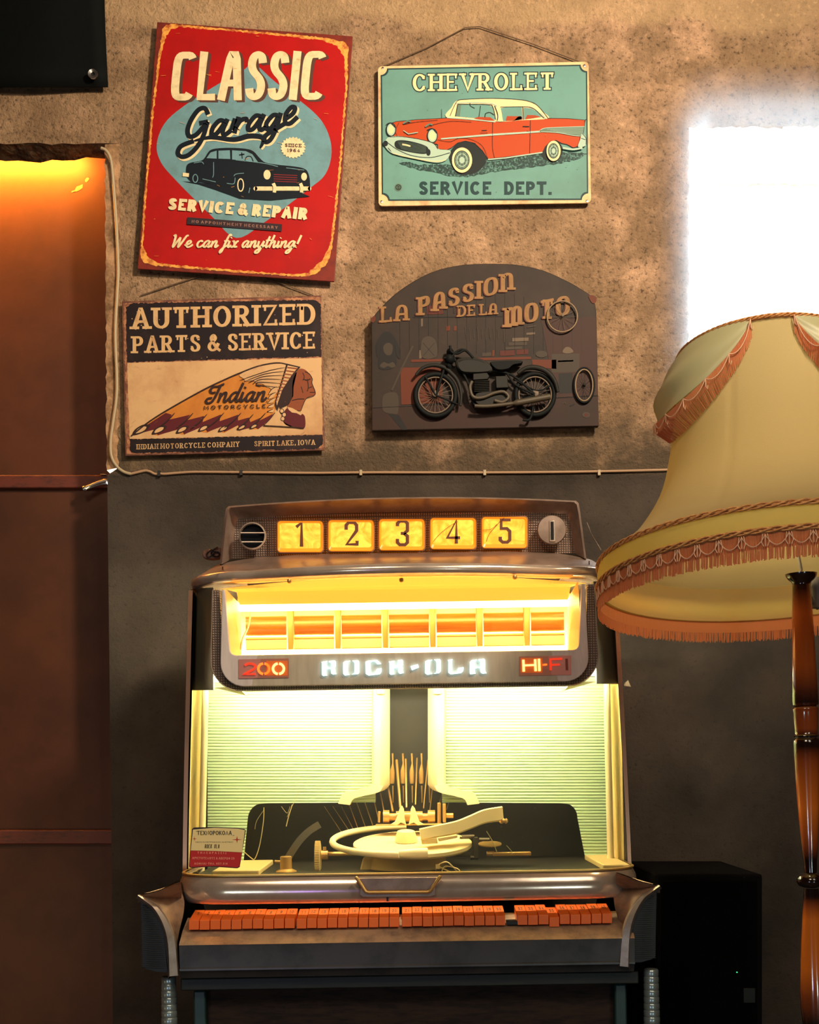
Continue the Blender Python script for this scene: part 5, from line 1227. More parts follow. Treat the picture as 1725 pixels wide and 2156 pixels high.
def hood_ring(uw, ub, vt, bow, vb, d0, db, n=18):
    L = [(-ub, vb, d0 + db)]
    for k in range(1, 5): t = k / 5.; L.append((-ub + (ub - uw) * t, vb + (vt + bow - vb) * t, d0 + db))
    r = 10
    L.append((-uw + .5, vt + bow + r * .5, d0 + db))
    for i in range(n + 1):
        t = -1 + 2. * i / n; u = (uw - 6) * t; L.append((u, vt + bow * t * t, d0 + db * t * t))
    L.append((uw - .5, vt + bow + r * .5, d0 + db))
    for k in range(4, 0, -1): t = k / 5.; L.append((ub + (uw - ub) * t, vb + (vt + bow - vb) * t, d0 + db))
    L.append((ub, vb, d0 + db))
    return [J(u, v, d) for u, v, d in L]
q = MB()
r0 = hood_ring(372, 386, 1047, 13, 1182, .150, .035); r1 = hood_ring(368, 382, 1050, 13, 1182, .146, .035)
r2_ = hood_ring(358, 370, 1064, 12, 1176, .172, .032); r3 = hood_ring(350, 362, 1077, 10, 1170, .192, .02)
rb = [Vector((p.x * .96, YJ + .48, p.z - .035)) for p in r0]
q.loft([rb, r0, r1, r2_, r3], closed=False); hd_ = q.build('hood', M_hood, jk, smooth=40)
q = MB(); q.poly(r3); gp = q.build('grid_panel', M_mesh, jk, smooth=None, recalc=False)
M_amb = mat('lit amber glass', (255, 178, 50), .3, emit=((255, 160, 24), 1.0))
nt = M_amb.node_tree; N = nt.nodes; Lk = nt.links                   # cloudy celluloid, mottled at random
tc = N.new('ShaderNodeTexCoord'); nz = N.new('ShaderNodeTexNoise'); nz.inputs['Scale'].default_value = 34; nz.inputs['Detail'].default_value = 5; nz.inputs['Distortion'].default_value = 2.0
Lk.new(tc.outputs['Object'], nz.inputs['Vector'])
rp = N.new('ShaderNodeValToRGB'); rp.color_ramp.elements[0].position = .32; rp.color_ramp.elements[0].color = rgb((222, 112, 4)); rp.color_ramp.elements[1].position = .66; rp.color_ramp.elements[1].color = rgb((255, 200, 74))
Lk.new(nz.outputs['Fac'], rp.inputs[0]); Lk.new(rp.outputs[0], N['Principled BSDF'].inputs['Emission Color'])
N['Principled BSDF'].inputs['Emission Strength'].default_value = 1.0
M_amb2 = mat('amber window bevel', (240, 150, 40), .25, emit=((236, 130, 16), .7))
def rr_box(cx, cy, hw, hh, r, n=4):
    L = []
    for sx, sy, a0 in ((1, 1, 0), (-1, 1, 90), (-1, -1, 180), (1, -1, 270)):
        for k in range(n + 1): a = math.radians(a0 + 90. * k / n); L.append((cx + sx * (hw - r) + r * cos(a), cy + sy * (hh - r) + r * sin(a)))
    return L
nums = [(631.5, 1130, '1'), (738.5, 1128, '2'), (845.5, 1126, '3'), (953.5, 1123.5, '4'), (1062, 1121.5, '5')]
SEG = {'1': [[(-9, -18), (2, -27), (2, 25)]], '2': [[(-11, -10), (-11, -20), (-6, -26), (6, -26), (11, -20), (11, -8), (-10, 22), (12, 22), (12, 14)]],
       '3': [[(-10, -16), (-10, -22), (-5, -27), (6, -27), (11, -22), (11, -6), (4, 0), (-3, 0)], [(4, 0), (11, 6), (11, 20), (6, 25), (-5, 25), (-10, 20), (-10, 12)]],
       '4': [[(6, 25), (6, -26), (-13, 12), (14, 12)]], '5': [[(12, -25), (-8, -25), (-8, -6), (4, -6), (10, 0), (10, 19), (5, 24), (-5, 24), (-10, 19), (-10, 12)]]}
for cx, cy, ch in nums:
    q = MB()
    q.loft([[K(x, y, .192) for x, y in rr_box(cx, cy, 48, 33, 7)], [K(x, y, .182) for x, y in rr_box(cx, cy, 46.5, 31.5, 6)]], 1)
    q.loft([[K(x, y, .182) for x, y in rr_box(cx, cy, 46.5, 31.5, 6)], [K(x, y, .184) for x, y in rr_box(cx, cy - 2, 43, 26.5, 5)]], 1)
    q.poly([K(x, y, .184) for x, y in rr_box(cx, cy - 2, 43, 26.5, 5)], 0)
    nw = q.build('number_window', [M_amb, M_amb2], jk, smooth=None)
    q = MB()
    for st in SEG[ch]:
        w = 7.2 if ch != '1' else 7.6
        for p in ribbon([(cx + x + 1, cy - 3 + y * .96) for x, y in st], w, w * .86): q.poly([K(x, y, .1832) for x, y in p])
    q.build('numeral', M_ink, nw, smooth=None, recalc=False)
    q = MB(); q.tube([K(x, y, .1925) for x, y in rr_box(cx, cy, 49, 34, 7)], .0013, 6, closed=True); q.build('window_rim', M_hood, nw, smooth=60)
q = MB()
for L in ([(912, 1140), (926, 1124), (946, 1108), (964, 1098)], [(1024, 1140), (1030, 1124), (1042, 1110), (1056, 1094), (1062, 1090)], [(1016, 1116), (1034, 1114), (1046, 1104)]):
    q.tube([K(x, y, .181) for x, y in cat(L, 4)], .0005, 5)
q.build('hair_crack', mat('brown crack', (150, 84, 24), .6), jk)
q = MB(); c = K(532, 1130, .188); q.lathe([(.024, 0), (.0252, -.004), (.0252, -.008), (.0225, -.010), (.0222, -.004)], c, (0, 1, 0), 40, cap=False); cr_ = q.build('coin_return', M_chr, jk, smooth=50)
q = MB(); q.lathe([(.0225, 0), (.0225, .002)], c + Vector((0, -.001, 0)), (0, 1, 0), 32); q.build('dark_well', mat('dark blue black well', (7, 9, 16), .6, spec=.1), cr_)
for dy in (-8, 11):
    q = MB(); w = math.sqrt(28 ** 2 - dy ** 2) - 1; q.tube([K(532 - w, 1130 + dy, .180), K(532 + w, 1130 + dy, .180)], .0014, 8); q.build('bar', M_chr, cr_, smooth=60)
q = MB(); c = K(1161, 1116.5, .188); q.lathe([(.0265, .002), (.0272, -.003), (.0255, -.007), (.001, -.0075)], c, (0, 1, 0), 40, cap=False); lk_ = q.build('coin_slot', M_hood, jk, smooth=40)
q = MB(); q.box(K(1157, 1140, .178), K(1168, 1097, .186)); sl = q.build('slot_frame', M_chr, lk_, bevel=.001)
q = MB(); q.box(K(1160, 1136, .1765), K(1165, 1099, .18)); q.build('slot_gap', mat('slot gap', (6, 6, 8), .8), lk_)

# --- sticker on the glass
q = MB(); SW_ = lambda x, y, l: K(370 + x / 4.929, 1640 + y / 4.929, .050 - l)
st0 = [(168, 520), (190, 505), (400, 498), (640, 508), (712, 518), (728, 535), (690, 760), (664, 915), (640, 928), (400, 912), (160, 922), (136, 910), (150, 740)]
q.prism([SW_(x, y, 0) for x, y in st0], (0, .0008, 0), 0)
stk = q.build('sticker', [mat('black sticker edge', (40, 24, 16), .5)], jk, smooth=None)
pal = {'y': mat('cream paper', (244, 220, 150), .5), 'r': mat('red paper', (190, 28, 16), .5), 'k': mat('dark olive print', (70, 62, 36), .5), 'w': mat('pale print', (238, 150, 120), .5)}
a = Art(SW_, pal); a.z = .0003
a.poly([(178, 526), (400, 506), (640, 516), (718, 530), (688, 762), (420, 748), (156, 742)], 'y'); a.poly([(156, 744), (420, 750), (687, 764), (660, 908), (640, 918), (400, 904), (160, 914), (142, 904)], 'r'); a.up()
a.polys(letters('\u03a4\u0395\u03a7\u039d\u039f\u03a1\u039f\u039a\u039f\u039b\u0391'.translate({0x3a4: 'T', 0x395: 'E', 0x3a7: 'X', 0x39d: 'N', 0x39f: 'O', 0x3a1: 'P', 0x39a: 'K', 0x391: 'A'}), 222, 582, lambda x: 582 - (x - 222) * .0, 44, 8, 7, gap=.14), 'k')
a.line([(212, 540), (220, 548)], 5, 'k', False); a.line([(596, 582), (592, 592)], 4, 'k', False); a.line([(606, 582), (602, 592)], 4, 'k', False)
for cx, cy, rx, ry in ((195, 622, 24, 27), (636, 630, 54, 38)):
    a.poly([(cx + (rx if k % 2 == 0 else rx * .2) * cos(k * PI / 4), cy + (ry if k % 2 == 0 else ry * .2) * sin(k * PI / 4)) if k % 2 == 0 else (cx + rx * .18 * cos(k * PI / 4), cy + ry * .18 * sin(k * PI / 4)) for k in range(8)], 'r')
gk = lambda s_: s_
a.polys(letters('OIKO\u03a3 H\u039bEKTPO\u03a6\u03a9N\u03a9N AMEPIKH\u03a3', 205, 596, 662, 13, 2, 1.6, gap=.3), 'k')
for k, ch in enumerate('ROCK OLA'):
    if ch != ' ': a.polys(letters(ch, 302 + 19.5 * k, 318 + 19.5 * k, 720, 42, 6, 4, sq=4, shear=.1), 'k')
a.polys(letters('TH\u039bEOPA\u03a3EI\u03a3', 226, 528, lambda x: 776 + (x - 226) * .012, 22, 5, 4, gap=.75), 'w')
a.polys(letters('API\u03a3TOTE\u039bOY\u03a3 & ABEP\u03a9\u03a6 23', 172, 608, lambda x: 832 + (x - 172) * .012, 24, 5, 4, gap=.3), 'w')
a.polys(letters('A\u0398HNAI-TH\u039b. 857.016'.replace('\u0398', 'O'), 192, 538, 890, 22, 5, 4, gap=.3), 'w')
a.build('sticker_print', stk)

# --- record mechanism on the deck
tl = (0, -.13, 1)                                                   # the turntable leans a little to the front
c = K(868, 1772, .25)
M_plat = mat('cream turntable', (246, 224, 160), .4); M_ring = mat('cream ring', (250, 232, 172), .35)
ax = Vector(tl).normalized()
def disc_pt(ang, r, h=0, sx=1.0): return c + Vector((cos(ang) * r * sx, 0, 0)) + (Vector((0, 1, .13)).normalized() * sin(ang) * r) + ax * h
q = MB(); q.lathe([(.108, -.012), (.112, -.008), (.112, -.002), (.108, 0), (.06, .001), (.058, 0), (.03, .0012), (.001, .0012)], c, tl, 48); tt = q.build('turntable', M_plat, jk, smooth=40)
q = MB(); q.lathe([(.021, 0), (.019, .012), (.016, .020), (.012, .0215), (.001, .0215)], c + ax * .001 + Vector((-.012, -.01, 0)), tl, 28); q.build('turntable_hub', M_plat, tt, smooth=40)
q = MB(); q.lathe([(.075, -.05), (.072, -.03), (.05, -.012)], c + Vector((-.01, 0, 0)), (0, 0, 1), 32); q.build('turntable_base', M_creamd, tt, smooth=50)
q = MB(); q.tube([disc_pt(a_, .135 + .016 * cos(a_ - 3.3), .004) for a_ in [math.radians(95 + 165 * i / 24) for i in range(25)]], .0062, 10); q.tube([disc_pt(math.radians(258), .13, .004), disc_pt(math.radians(270), .126, .003), disc_pt(math.radians(282), .126, .003)], [.0065, .010, .010], 10); q.build('gripper_ring', M_ring, jk, smooth=60)
arm = cat([(884, 1757), (915, 1751), (960, 1742), (990, 1731), (1020, 1719), (1058, 1713)], 5); n = len(arm)
q = MB(); rows = []
for i, (x, y) in enumerate(arm):
    t = i / (n - 1.); hh = 12.5 + 3 * t; d = .16 + .07 * t
    rows.append([K(x - 2, y - hh, d + .006), K(x, y - hh + 2, d), K(x + 2, y + hh - 3, d), K(x + 2, y + hh, d + .005), K(x + 2, y + hh, d + .035), K(x - 2, y - hh, d + .035)])
q.loft(rows, closed=True, cap=True); ta = q.build('tone_arm', M_plat, jk, smooth=45)
q = MB(); q.lathe([(.004, 0), (.006, .003), (.006, .006), (.004, .007), (.004, .012), (.0055, .013), (.003, .016)], K(1052, 1727, .235), (.8, -.5, -.1), 14); q.build('arm_pivot', M_gold, ta, smooth=50)
q = MB(); q.prism([K(x, y, .18) for x, y in [(921, 1766), (964, 1758), (963, 1764), (924, 1772)]], (0, .01, 0)); q.prism([K(x, y, .172) for x, y in [(886, 1764), (920, 1764), (922, 1776), (888, 1778)]], (0, .02, 0)); q.build('pickup_head', M_creamd, ta, bevel=.001)
q = MB()
for s_ in (-1, 1): q.prism([K(857 + s_ * x, y, .29) for x, y in [(2, 1738), (6, 1722), (7, 1704), (11, 1696), (16, 1702), (20, 1716), (26, 1730), (36, 1736), (22, 1738), (14, 1732), (8, 1734)]], (0, .008, 0))
q.build('gripper_jaw', M_plat, jk, bevel=.0012)
q = MB(); q.tube([K(806, 1720, .32), K(912, 1720, .32)], .0075, 14)
for x0, x1, r in ((806, 819, .0125), (833, 889, .0105), (900, 915, .0125)): q.tube([K(x0, 1719, .32), K(x1, 1719, .32)], r, 18)
q.build('gripper_shaft', M_gold, jk, smooth=45)
q = MB(); q.tube([K(924, 1735, .31), K(924, 1690, .31)], .0036, 10); q.box(K(931, 1730, .33), K(938, 1692, .30)); q.tube([K(938, 1717, .31), K(954, 1717, .31)], .005, 12); q.tube([K(797, 1732, .31), K(798, 1708, .31)], .0026, 8); q.box(K(791, 1737, .335), K(930, 1734, .30)); q.build('shaft_bracket', M_gold, jk, bevel=.0008)
for i, x in enumerate((825, 847, 866, 886, 902)):
    q = MB(); o = (4, 1.5, 1, 3, 0)[i]
    if i < 4: q.lathe([(.0013, 0), (.0018, .016), (.0012, .0162)], K(x + o * .2, 1603, .40), (.0, 0, 1), 10); q.tube([K(x, 1650, .40), K(x, 1646, .40), K(x, 1626, .40), K(x, 1620, .40), K(x + 1, 1608, .40), K(x + 1, 1592, .40)], [.004, .0047, .0047, .004, .0014, .0013], 12)
    q.tube([K(x + 1, 1654, .40), K(x + 1.5, 1690, .40)], [.0018, .0008], 8); q.build('plunger', M_gold, jk, smooth=50)
q = MB()
for x0, y0, x1, y1, r in ((834, 1600, 842, 1700, .0026), (853, 1598, 855, 1700, .0020), (877, 1596, 874, 1694, .0016), (900, 1600, 891, 1702, .0013), (912, 1640, 904, 1708, .0012), (815, 1652, 826, 1708, .0022), (800, 1670, 808, 1710, .0012), (784, 1676, 797, 1728, .0010), (766, 1686, 784, 1738, .0009), (750, 1690, 768, 1740, .0008), (735, 1696, 752, 1742, .0008), (718, 1698, 742, 1744, .0007), (700, 1698, 736, 1752, .0007), (682, 1698, 722, 1758, .0006), (929, 1672, 925, 1690, .0009), (944, 1688, 940, 1704, .0007)):
    q = MB(); q.tube([K(x0, y0, .42), K(x1, y1, .36)], r, 6); q.build('guide_wire', M_gold, jk, smooth=60)
q = MB(); rows = []
cg = K(669, 1806, .23)
q.lathe([(.030, 0), (.030, .009)], cg - Vector((.0045, 0, 0)), (1, 0, 0), 48)
for k in range(44): t = 2 * PI * k / 44; p = cg + Vector((0, cos(t) * .0305, sin(t) * .0305)); q.box(p - Vector((.0045, .0012, .0012)), p + Vector((.0045, .0012, .0012)))
gr = q.build('gear_wheel', M_creamd, jk, smooth=40)
q = MB(); q.tube([K(676, 1800, .23), K(690, 1800, .23)], .009, 14); q.tube([K(690, 1798, .23), K(760, 1797, .25)], .0042, 12); q.tube([K(683, 1800, .228), K(683, 1783, .228)], .0032, 10); q.build('gear_shaft', M_gold, gr, smooth=45)
q = MB(); sp_ = cat([(603, 1812), (612, 1796), (630, 1770), (650, 1750), (672, 1736)], 5); L = ribbon(sp_, 15)
for p in L: q.prism([K(x, y, .24) for x, y in p], (0, .004, 0))
q.build('spring_arm', mat('grey steel strip', (104, 96, 78), .4, .5), jk, smooth=None)
q = MB(); b0 = K(602, 1838, .20); q.lathe([(.020, 0), (.019, .004), (.011, .008), (.0105, .030), (.009, .031), (.001, .031)], b0, (0, 0, 1), 20); q.tube([K(578, 1814, .20), K(596, 1815, .20)], .003, 8); q.build('bearing_post', M_gold, jk, smooth=45)
q = MB(); zq = K(0, 1806, .25)
q.prism([K(x, y, .22) for x, y in [(757, 1832), (764, 1806), (890, 1804), (894, 1828), (870, 1836), (770, 1838)]], (0, .03, 0)); q.build('mount_bracket', M_creamd, jk, bevel=.003)
q = MB()
for L in ([(972, 1762), (998, 1761)], [(972, 1762), (970, 1776)], [(1000, 1764), (1000, 1806)], [(990, 1806), (1006, 1806)], [(1008, 1768), (1030, 1768)], [(1038, 1778), (1040, 1796)], [(894, 1798), (990, 1800)]): q.tube([K(x, y, .27) for x, y in L], .004, 8)
q.box(K(996, 1804, .29), K(1006, 1764, .26)); q.build('linkage', M_mech, jk, smooth=45)
q = MB(); q.tube([K(1024, 1797, .24), K(1040, 1797, .24)], .0045, 10); q.box(K(1036, 1801, .25), K(1118, 1794, .23)); q.build('lever', M_gold, jk, bevel=.001)
q = MB(); q.lathe([(.022, 0), (.022, .002)], K(1031, 1778, .25), (0, -.16, 1), 28); q.build('cam_plate', M_gold, jk)
q = MB()
for L in ([(917, 1832), (925, 1820), (940, 1815), (952, 1824), (962, 1836)], [(930, 1834), (938, 1824), (960, 1828), (968, 1834)], [(920, 1822), (930, 1828), (948, 1836)]): q.tube([K(x, y, .15) for x, y in cat(L, 5)], .0014, 6)
q.box(K(917, 1828, .155), K(926, 1820, .145)); q.build('loose_wires', M_creamd, jk, smooth=60)
q = MB(); 
for L, r in (([(555, 1700), (554, 1730), (546, 1780), (536, 1808), (528, 1806), (514, 1794)], .0008), ([(615, 1694), (608, 1716), (602, 1740)], .0009), ([(592, 1698), (604, 1712), (610, 1698)], .0004), ([(556, 1704), (540, 1728), (536, 1746)], .0004), ([(630, 1664), (618, 1690), (604, 1720)], .0004), ([(1066, 1780), (1078, 1794), (1076, 1800)], .0005), ([(1024, 1750), (1036, 1770), (1046, 1794)], .0006)): q.tube([K(x, y, .22) for x, y in cat(L, 5)], r, 5)
q.build('cobweb', mat('dusty cobweb', (210, 190, 130), .8), jk, smooth=60)
q = MB(); q.prism([K(x, y, .30) for x, y in [(1316, 1438), (1322, 1432), (1328, 1446), (1316, 1444)]], (0, .01, 0)); q.build('side_catch', M_chr, jk)

# --- loose leather tag with wire lying on the left shoulder
tg = thing('wire_tag', 'small brown leather tag bound with dark wire lying on the left shoulder of the jukebox', 'tag', K(446, 1178, .20))
tg_off = jk.matrix_world
q = MB(); D_ = .235
q.prism([K(x, y, D_) for x, y in cat([(426, 1163), (432, 1157), (446, 1156), (464, 1153), (463, 1172), (448, 1177), (428, 1174)], 3, True)], (0, .02, 0)); q.build('leather_block', mat('brown leather', (120, 82, 66), .6), tg, bevel=.002)
q = MB()
for L in ([(440, 1174), (434, 1168), (442, 1158), (452, 1160), (462, 1166), (456, 1172), (444, 1166), (450, 1156), (458, 1152)], [(434, 1176), (444, 1170), (454, 1162), (462, 1164)]): q.tube([K(x, y, D_ - .004) for x, y in cat(L, 5)], .0012, 6)
q.build('wire', mat('black wire', (20, 18, 18), .4), tg, smooth=60)
tg.rotation_euler = (0, -TILT, 0); tg.location = piv + R_ @ (BASE[tg.name] - piv)
# ------------------------------------------------------------------ black equipment cabinet behind the lamp
YB = 2.42
bx = thing('equipment_cabinet', 'black floor cabinet with a tiny green light, in the dark between jukebox and lamp column', 'cabinet', (P(1490, 0, YB).x, YB + .15, 0))
q = MB(); zt = P(0, 1841, YB).z; q.box((P(1382, 0, YB).x, YB, .02), (P(1606, 0, YB).x, YB + .32, zt)); q.build('body', mat('matt black board', (9, 7, 8), .85, spec=.1), bx, bevel=.004)
q = MB(); q.box(P(1394, 2600, YB - .004), Vector((P(1594, 0, YB).x, YB + .001, zt - .012))); q.build('front_grille', mat('black grille cloth', (7, 6, 7), .95, spec=.05, bump=(300, .3)), bx, bevel=.002)
q = MB(); q.box(P(1566, 2112, YB - .007), P(1590, 2080, YB - .003)); q.build('name_plate', mat('dark green plate', (8, 15, 14), .6), bx, bevel=.001)
q = MB(); q.lathe([(.0012, 0), (.001, .002), (.0002, .0026)], P(1552, 2047, YB - .004), (0, -1, 0), 10); q.build('indicator_light', mat('green indicator', (60, 220, 140), .4, emit=((60, 255, 150), 1.5)), bx)
for dx in (-.08, .08):
    for dy in (.04, .28):
        q = MB(); q.lathe([(.015, 0), (.018, .02)], (P(1494, 0, YB).x + dx, YB + dy, 0), n=14); q.build('foot', M_blk, bx)

# ------------------------------------------------------------------ floor lamp
LC = Vector(((1634.5 - HX) / F * 1.835, 1.835, HC + .2648))
dA = Vector((sin(-.0234), sin(.1168), 1)).normalized()
E1 = Vector((0, 1, 0)).cross(dA).normalized(); E2 = dA.cross(E1)
SH = .356
fl = thing('floor_lamp', 'tall floor lamp with a pale yellow bell shade, rust fringe and turned brown column', 'lamp', (LC.x + .05, LC.y, 0))
prof_s = cat([(0, .260), (.037, .2585), (.058, .230), (.09, .196), (.15, .160), (.235, .140), (.31, .130), (SH, .1255)], 8)
def rad(s_):
    for (a, ra), (b, rb_) in zip(prof_s, prof_s[1:]):
        if a <= s_ <= b: return ra + (rb_ - ra) * (s_ - a) / max(1e-9, b - a)
    return prof_s[0][1] if s_ < 0 else prof_s[-1][1]
def LP(deg, s_, r): t = math.radians(deg); return LC + dA * s_ + (E1 * cos(t) + E2 * sin(t)) * r
M_cloth = mat('pale yellow silk', (186, 164, 114), .75, bump=(700, .15), spec=.2, trans=((214, 184, 104), .15))
M_bandc = mat('lemon yellow silk band', (226, 216, 138), .7, spec=.2, trans=((248, 232, 130), .55))
M_swag = mat('sage satin', (188, 184, 140), .42, spec=.5, trans=((200, 200, 140), .20))
M_lin = mat('cream lining', (214, 190, 136), .8, spec=.1, trans=((236, 214, 140), .5))
M_braid = mat('gold brown braid', (226, 166, 98), .75, worn=((190, 126, 70), 160, .42, .6))
M_fr = mat('rust fringe', (232, 146, 94), .7, spec=.3, trans=((214, 96, 36), .30))
M_cordw = mat('pale pink silk cord', (226, 180, 142), .6)
NS = 160
def seam(deg): return .0018 * max(0, 1 - abs(((deg + 14) % 45) - 22.5) / 2.0)
q = MB(); sl_ = [s_ for s_, r in prof_s if s_ > .037]
q.loft([[LP(360. * j / NS, s_, rad(s_) - seam(360. * j / NS)) for j in range(NS)] for s_ in [.037] + sl_]); shd = q.build('shade', M_cloth, fl, smooth=70, recalc=False)
q = MB(); q.loft([[LP(360. * j / NS, s_, rad(s_) + .0012) for j in range(NS)] for s_ in (-.001, .012, .025, .038)]); q.build('shade_band', M_bandc, fl, smooth=70, recalc=False)
q = MB(); q.loft([[LP(360. * j / NS, s_, rad(s_) - .0045) for j in range(NS)] for s_ in (.0, .02, .036, .05)]); q.build('lining', M_lin, fl, smooth=70, recalc=False)
def braid(name, s0, off, par, amp=.0030, rope=True, rr=.0014):
    q = MB(); n = 420
    q.loft([[LP(360. * j / n, s0 + k, rad(s0 + k) + off) for j in range(n)] for k in (-.0042, .0042)])
    for ph in (0, 1, 2):
        q.tube([LP(360. * j / n, s0 + amp * sin(j * .45 + ph * 2.09), rad(s0) + off + .0016 + .0012 * cos(j * .45 + ph * 2.09)) for j in range(n)], rr, 6, closed=True)
    return q.build(name, M_braid, par, smooth=60, recalc=False)
braid('upper_braid', .0375, .002, fl); braid('lower_braid', .004, .0025, fl); braid('top_braid', SH - .002, .001, fl, .0022)
q = MB(); rf = random.Random(2); n = 1500
for j in range(n):
    d = 360. * j / n; l = .0335 + rf.uniform(-.0022, .0022); r0 = .2615; w = rf.uniform(-.0012, .0012)
    p = LP(d, 0, r0); t = math.radians(d); tg_ = (E2 * cos(t) - E1 * sin(t))
    q.tube([p, p + Vector((0, 0, -l * .5)) + tg_ * w, p + Vector((0, 0, -l)) + tg_ * w * 2], [.00095, .00088, .0007], 4)
q.loft([[LP(360. * j / NS, 0, .2607) + Vector((0, 0, -k)) for j in range(NS)] for k in (0, .01, .019)])
q.build('fringe', M_fr, fl, smooth=60)
q = MB(); n = 56
for j in range(n):
    d0 = 360. * j / n; st = 360. / n
    q.tube([LP(d0 + st * (.5 + .5 * k / 6.), -.002 - .0145 * (1 - (k / 6.) ** 2), .2640) for k in range(-6, 7)], .00075, 5)
    for k in (-.10, .0, .10): q.tube([LP(d0 + st * k, -.001, .2645), LP(d0 + st * k * 1.6, -.012, .2648), LP(d0 + st * k * .8, -.0175, .2648)], .0007, 5)
q.build('scallop_cord', M_cordw, fl, smooth=60)
for a0, a1 in ((247, 139), (273, 381), (125, 21)):
    q = MB(); rows = []; edge = []
    npp, ntt = 44, 14
    for i in range(npp + 1):
        p = i / npp; d = a0 + (a1 - a0) * p; drop = .004 + .112 * sin(PI * p) ** .75; row = []
        for k in range(ntt + 1):
            t = k / ntt; s_ = SH - drop * t
            r = rad(s_) + .002 + .034 * sin(PI * p) * sin(PI * min(1, t * .66)) + .0045 * sin(PI * p) * sin(t * 13 + 2.5 * cos(PI * p)) * t
            row.append(LP(d, s_, r))
        rows.append(row); edge.append((d, SH - drop, rad(SH - drop) + .004 + .028 * sin(PI * p)))
    q.loft(rows, closed=False); sw = q.build('swag', M_swag, fl, smooth=70, recalc=False)
    q = MB(); m = 210
    for j in range(m):
        x = j / (m - 1.) * (len(edge) - 1.001); i = int(x); f = x - i
        d, s_, r = [edge[i][k] * (1 - f) + edge[i + 1][k] * f for k in range(3)]
        p = LP(d, s_, r + .001); l = .028 + rf.uniform(-.0015, .0015); rb2 = rad(s_ - l) + .003
        q.tube([p, LP(d, s_ - l * .5, max(r - .002, rb2)), LP(d + rf.uniform(-.3, .3), s_ - l, rb2)], [.00085, .0008, .0006], 4)
    q.build('swag_fringe', M_fr, sw, smooth=60)
    q = MB(); m = 9
    for j in range(m):
        L = []
        for k in range(9):
            x = (j + k / 8.) / m * (len(edge) - 1.001); i = int(x); f = x - i; d, s_, r = [edge[i][c2] * (1 - f) + edge[i + 1][c2] * f for c2 in range(3)]
            L.append(LP(d, s_ - .0015 - .012 * (1 - (k / 4. - 1) ** 2), max(r, rad(s_ - .014)) + .0035))
        q.tube(L, .0008, 5); e0 = L[0]; q.tube([e0, e0 - dA * .012, e0 - dA * .016 + E1 * .002, e0 - dA * .010 + E1 * .003], .0008, 5)
    q.build('swag_cord', M_cordw, sw, smooth=60)
q = MB(); n = 60
q.tube([LP(6. * j, SH - .001, .124) for j in range(n)], .0018, 6, closed=True)
for j in range(3): q.tube([LP(120 * j + 30, SH - .002, .124), LP(120 * j + 30, SH - .03, .01)], .0016, 6)
q.build('wire_frame', M_steel, fl, smooth=60)
point('shade_fill_light', LC + dA * .10, 1.3, (1.0, .80, .46), .035)  # added unseen light that warms the lower band of the shade
# turned column, leaning a little
def AX(y): return P(1688 + (y - 1230) * .032, y, LC.y)
K2 = F / LC.y
dcol = (AX(1230) - AX(2100)).normalized()
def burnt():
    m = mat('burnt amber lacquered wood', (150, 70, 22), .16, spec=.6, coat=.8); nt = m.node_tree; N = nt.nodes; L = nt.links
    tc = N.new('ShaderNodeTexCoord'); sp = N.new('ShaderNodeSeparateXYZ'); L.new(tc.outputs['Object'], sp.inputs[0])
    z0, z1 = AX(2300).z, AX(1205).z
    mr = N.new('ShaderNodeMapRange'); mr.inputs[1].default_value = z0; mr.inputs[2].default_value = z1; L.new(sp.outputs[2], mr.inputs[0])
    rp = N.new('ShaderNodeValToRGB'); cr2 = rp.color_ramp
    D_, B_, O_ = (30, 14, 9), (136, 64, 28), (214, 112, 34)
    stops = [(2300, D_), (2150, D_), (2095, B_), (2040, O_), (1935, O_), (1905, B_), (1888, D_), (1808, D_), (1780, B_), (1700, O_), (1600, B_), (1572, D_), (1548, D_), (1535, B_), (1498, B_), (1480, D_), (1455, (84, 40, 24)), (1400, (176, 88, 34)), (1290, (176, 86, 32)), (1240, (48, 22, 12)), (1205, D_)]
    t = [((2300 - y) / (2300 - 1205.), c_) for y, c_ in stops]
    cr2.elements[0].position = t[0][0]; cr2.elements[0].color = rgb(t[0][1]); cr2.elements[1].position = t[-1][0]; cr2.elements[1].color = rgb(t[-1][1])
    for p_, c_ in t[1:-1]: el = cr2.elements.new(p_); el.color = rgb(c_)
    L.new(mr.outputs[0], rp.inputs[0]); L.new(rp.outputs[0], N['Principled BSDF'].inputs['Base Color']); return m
M_col = burnt()
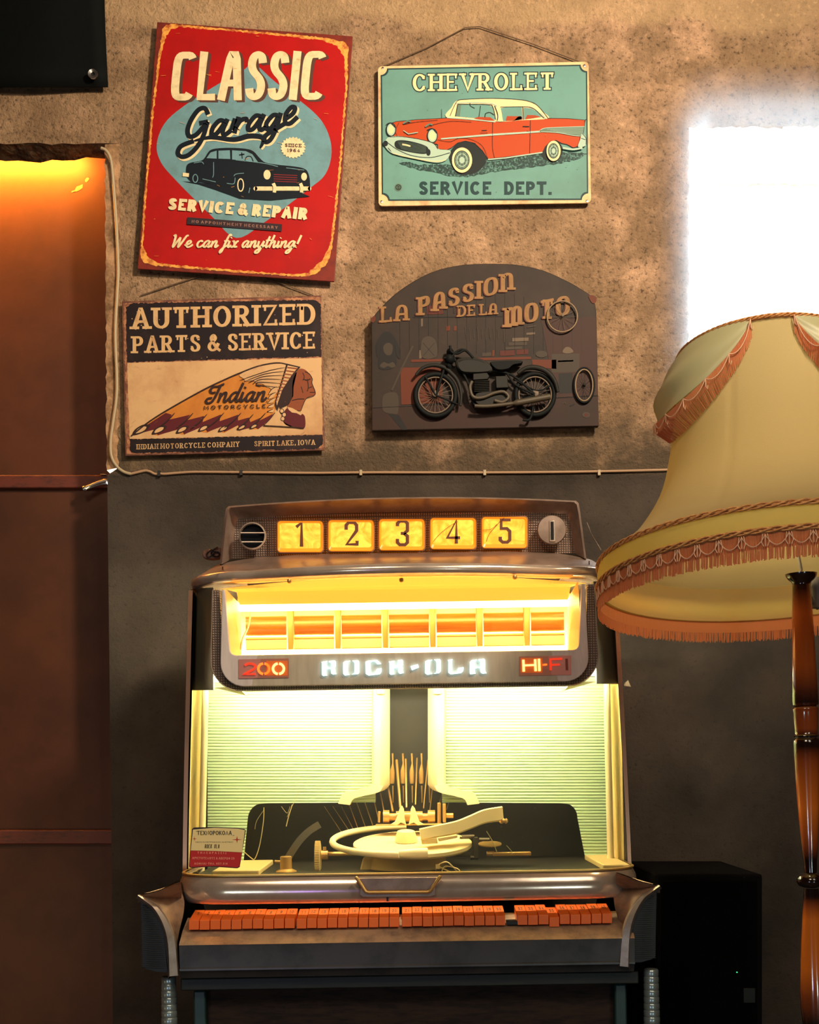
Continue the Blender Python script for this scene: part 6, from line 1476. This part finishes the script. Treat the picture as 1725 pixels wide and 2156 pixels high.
def seg(name, prof, par):
    b0 = AX(prof[0][0]); q = MB(); pr = [(r / K2, (AX(y) - b0).dot(dcol)) for y, r in prof]
    q.lathe(pr, b0, dcol, 40); return q.build(name, M_col, par, smooth=50)
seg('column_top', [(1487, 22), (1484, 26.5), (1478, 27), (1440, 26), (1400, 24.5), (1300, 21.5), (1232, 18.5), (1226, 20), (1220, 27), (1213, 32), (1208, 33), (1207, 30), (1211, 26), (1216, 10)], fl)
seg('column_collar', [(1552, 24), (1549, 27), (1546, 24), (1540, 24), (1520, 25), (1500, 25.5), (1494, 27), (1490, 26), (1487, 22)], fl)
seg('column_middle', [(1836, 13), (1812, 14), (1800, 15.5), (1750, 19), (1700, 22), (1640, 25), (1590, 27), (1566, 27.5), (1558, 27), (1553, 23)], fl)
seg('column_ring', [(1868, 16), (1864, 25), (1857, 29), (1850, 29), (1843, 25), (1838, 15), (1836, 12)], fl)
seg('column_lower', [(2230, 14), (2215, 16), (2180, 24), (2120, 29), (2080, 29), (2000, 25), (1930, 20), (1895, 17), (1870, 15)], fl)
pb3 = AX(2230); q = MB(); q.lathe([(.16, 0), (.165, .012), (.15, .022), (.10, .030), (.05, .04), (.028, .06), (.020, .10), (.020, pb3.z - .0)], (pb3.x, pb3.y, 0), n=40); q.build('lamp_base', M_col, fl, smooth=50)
q = MB(); tp_ = AX(1216); q.tube([tp_, Vector((tp_.x, tp_.y, tp_.z + .012)), LC + dA * (SH - .03)], .0022, 8); q.lathe([(.012, 0), (.012, .028), (.014, .03), (.014, .045), (.001, .046)], P(1724, 1280, LC.y + .03), (0, 0, 1), 20); q.tube([P(1724, 1280, LC.y + .03), AX(1226) + Vector((0, .01, -.004))], .004, 8); q.build('lamp_socket', mat('grey plastic socket', (120, 116, 108), .5), fl, smooth=50)
cw = MB(); cw.tube([K(1228, 1094, .16) + Vector((.0, 0, 0)), P(1245, 1122, 2.1), P(1266, 1158, LC.y)], .0004, 5); o = cw.build('cobweb_strand', mat('pale cobweb', (170, 150, 130), .8), None)
tag(o, 'single cobweb thread stretched from the jukebox hood to the lamp shade', 'cobweb')
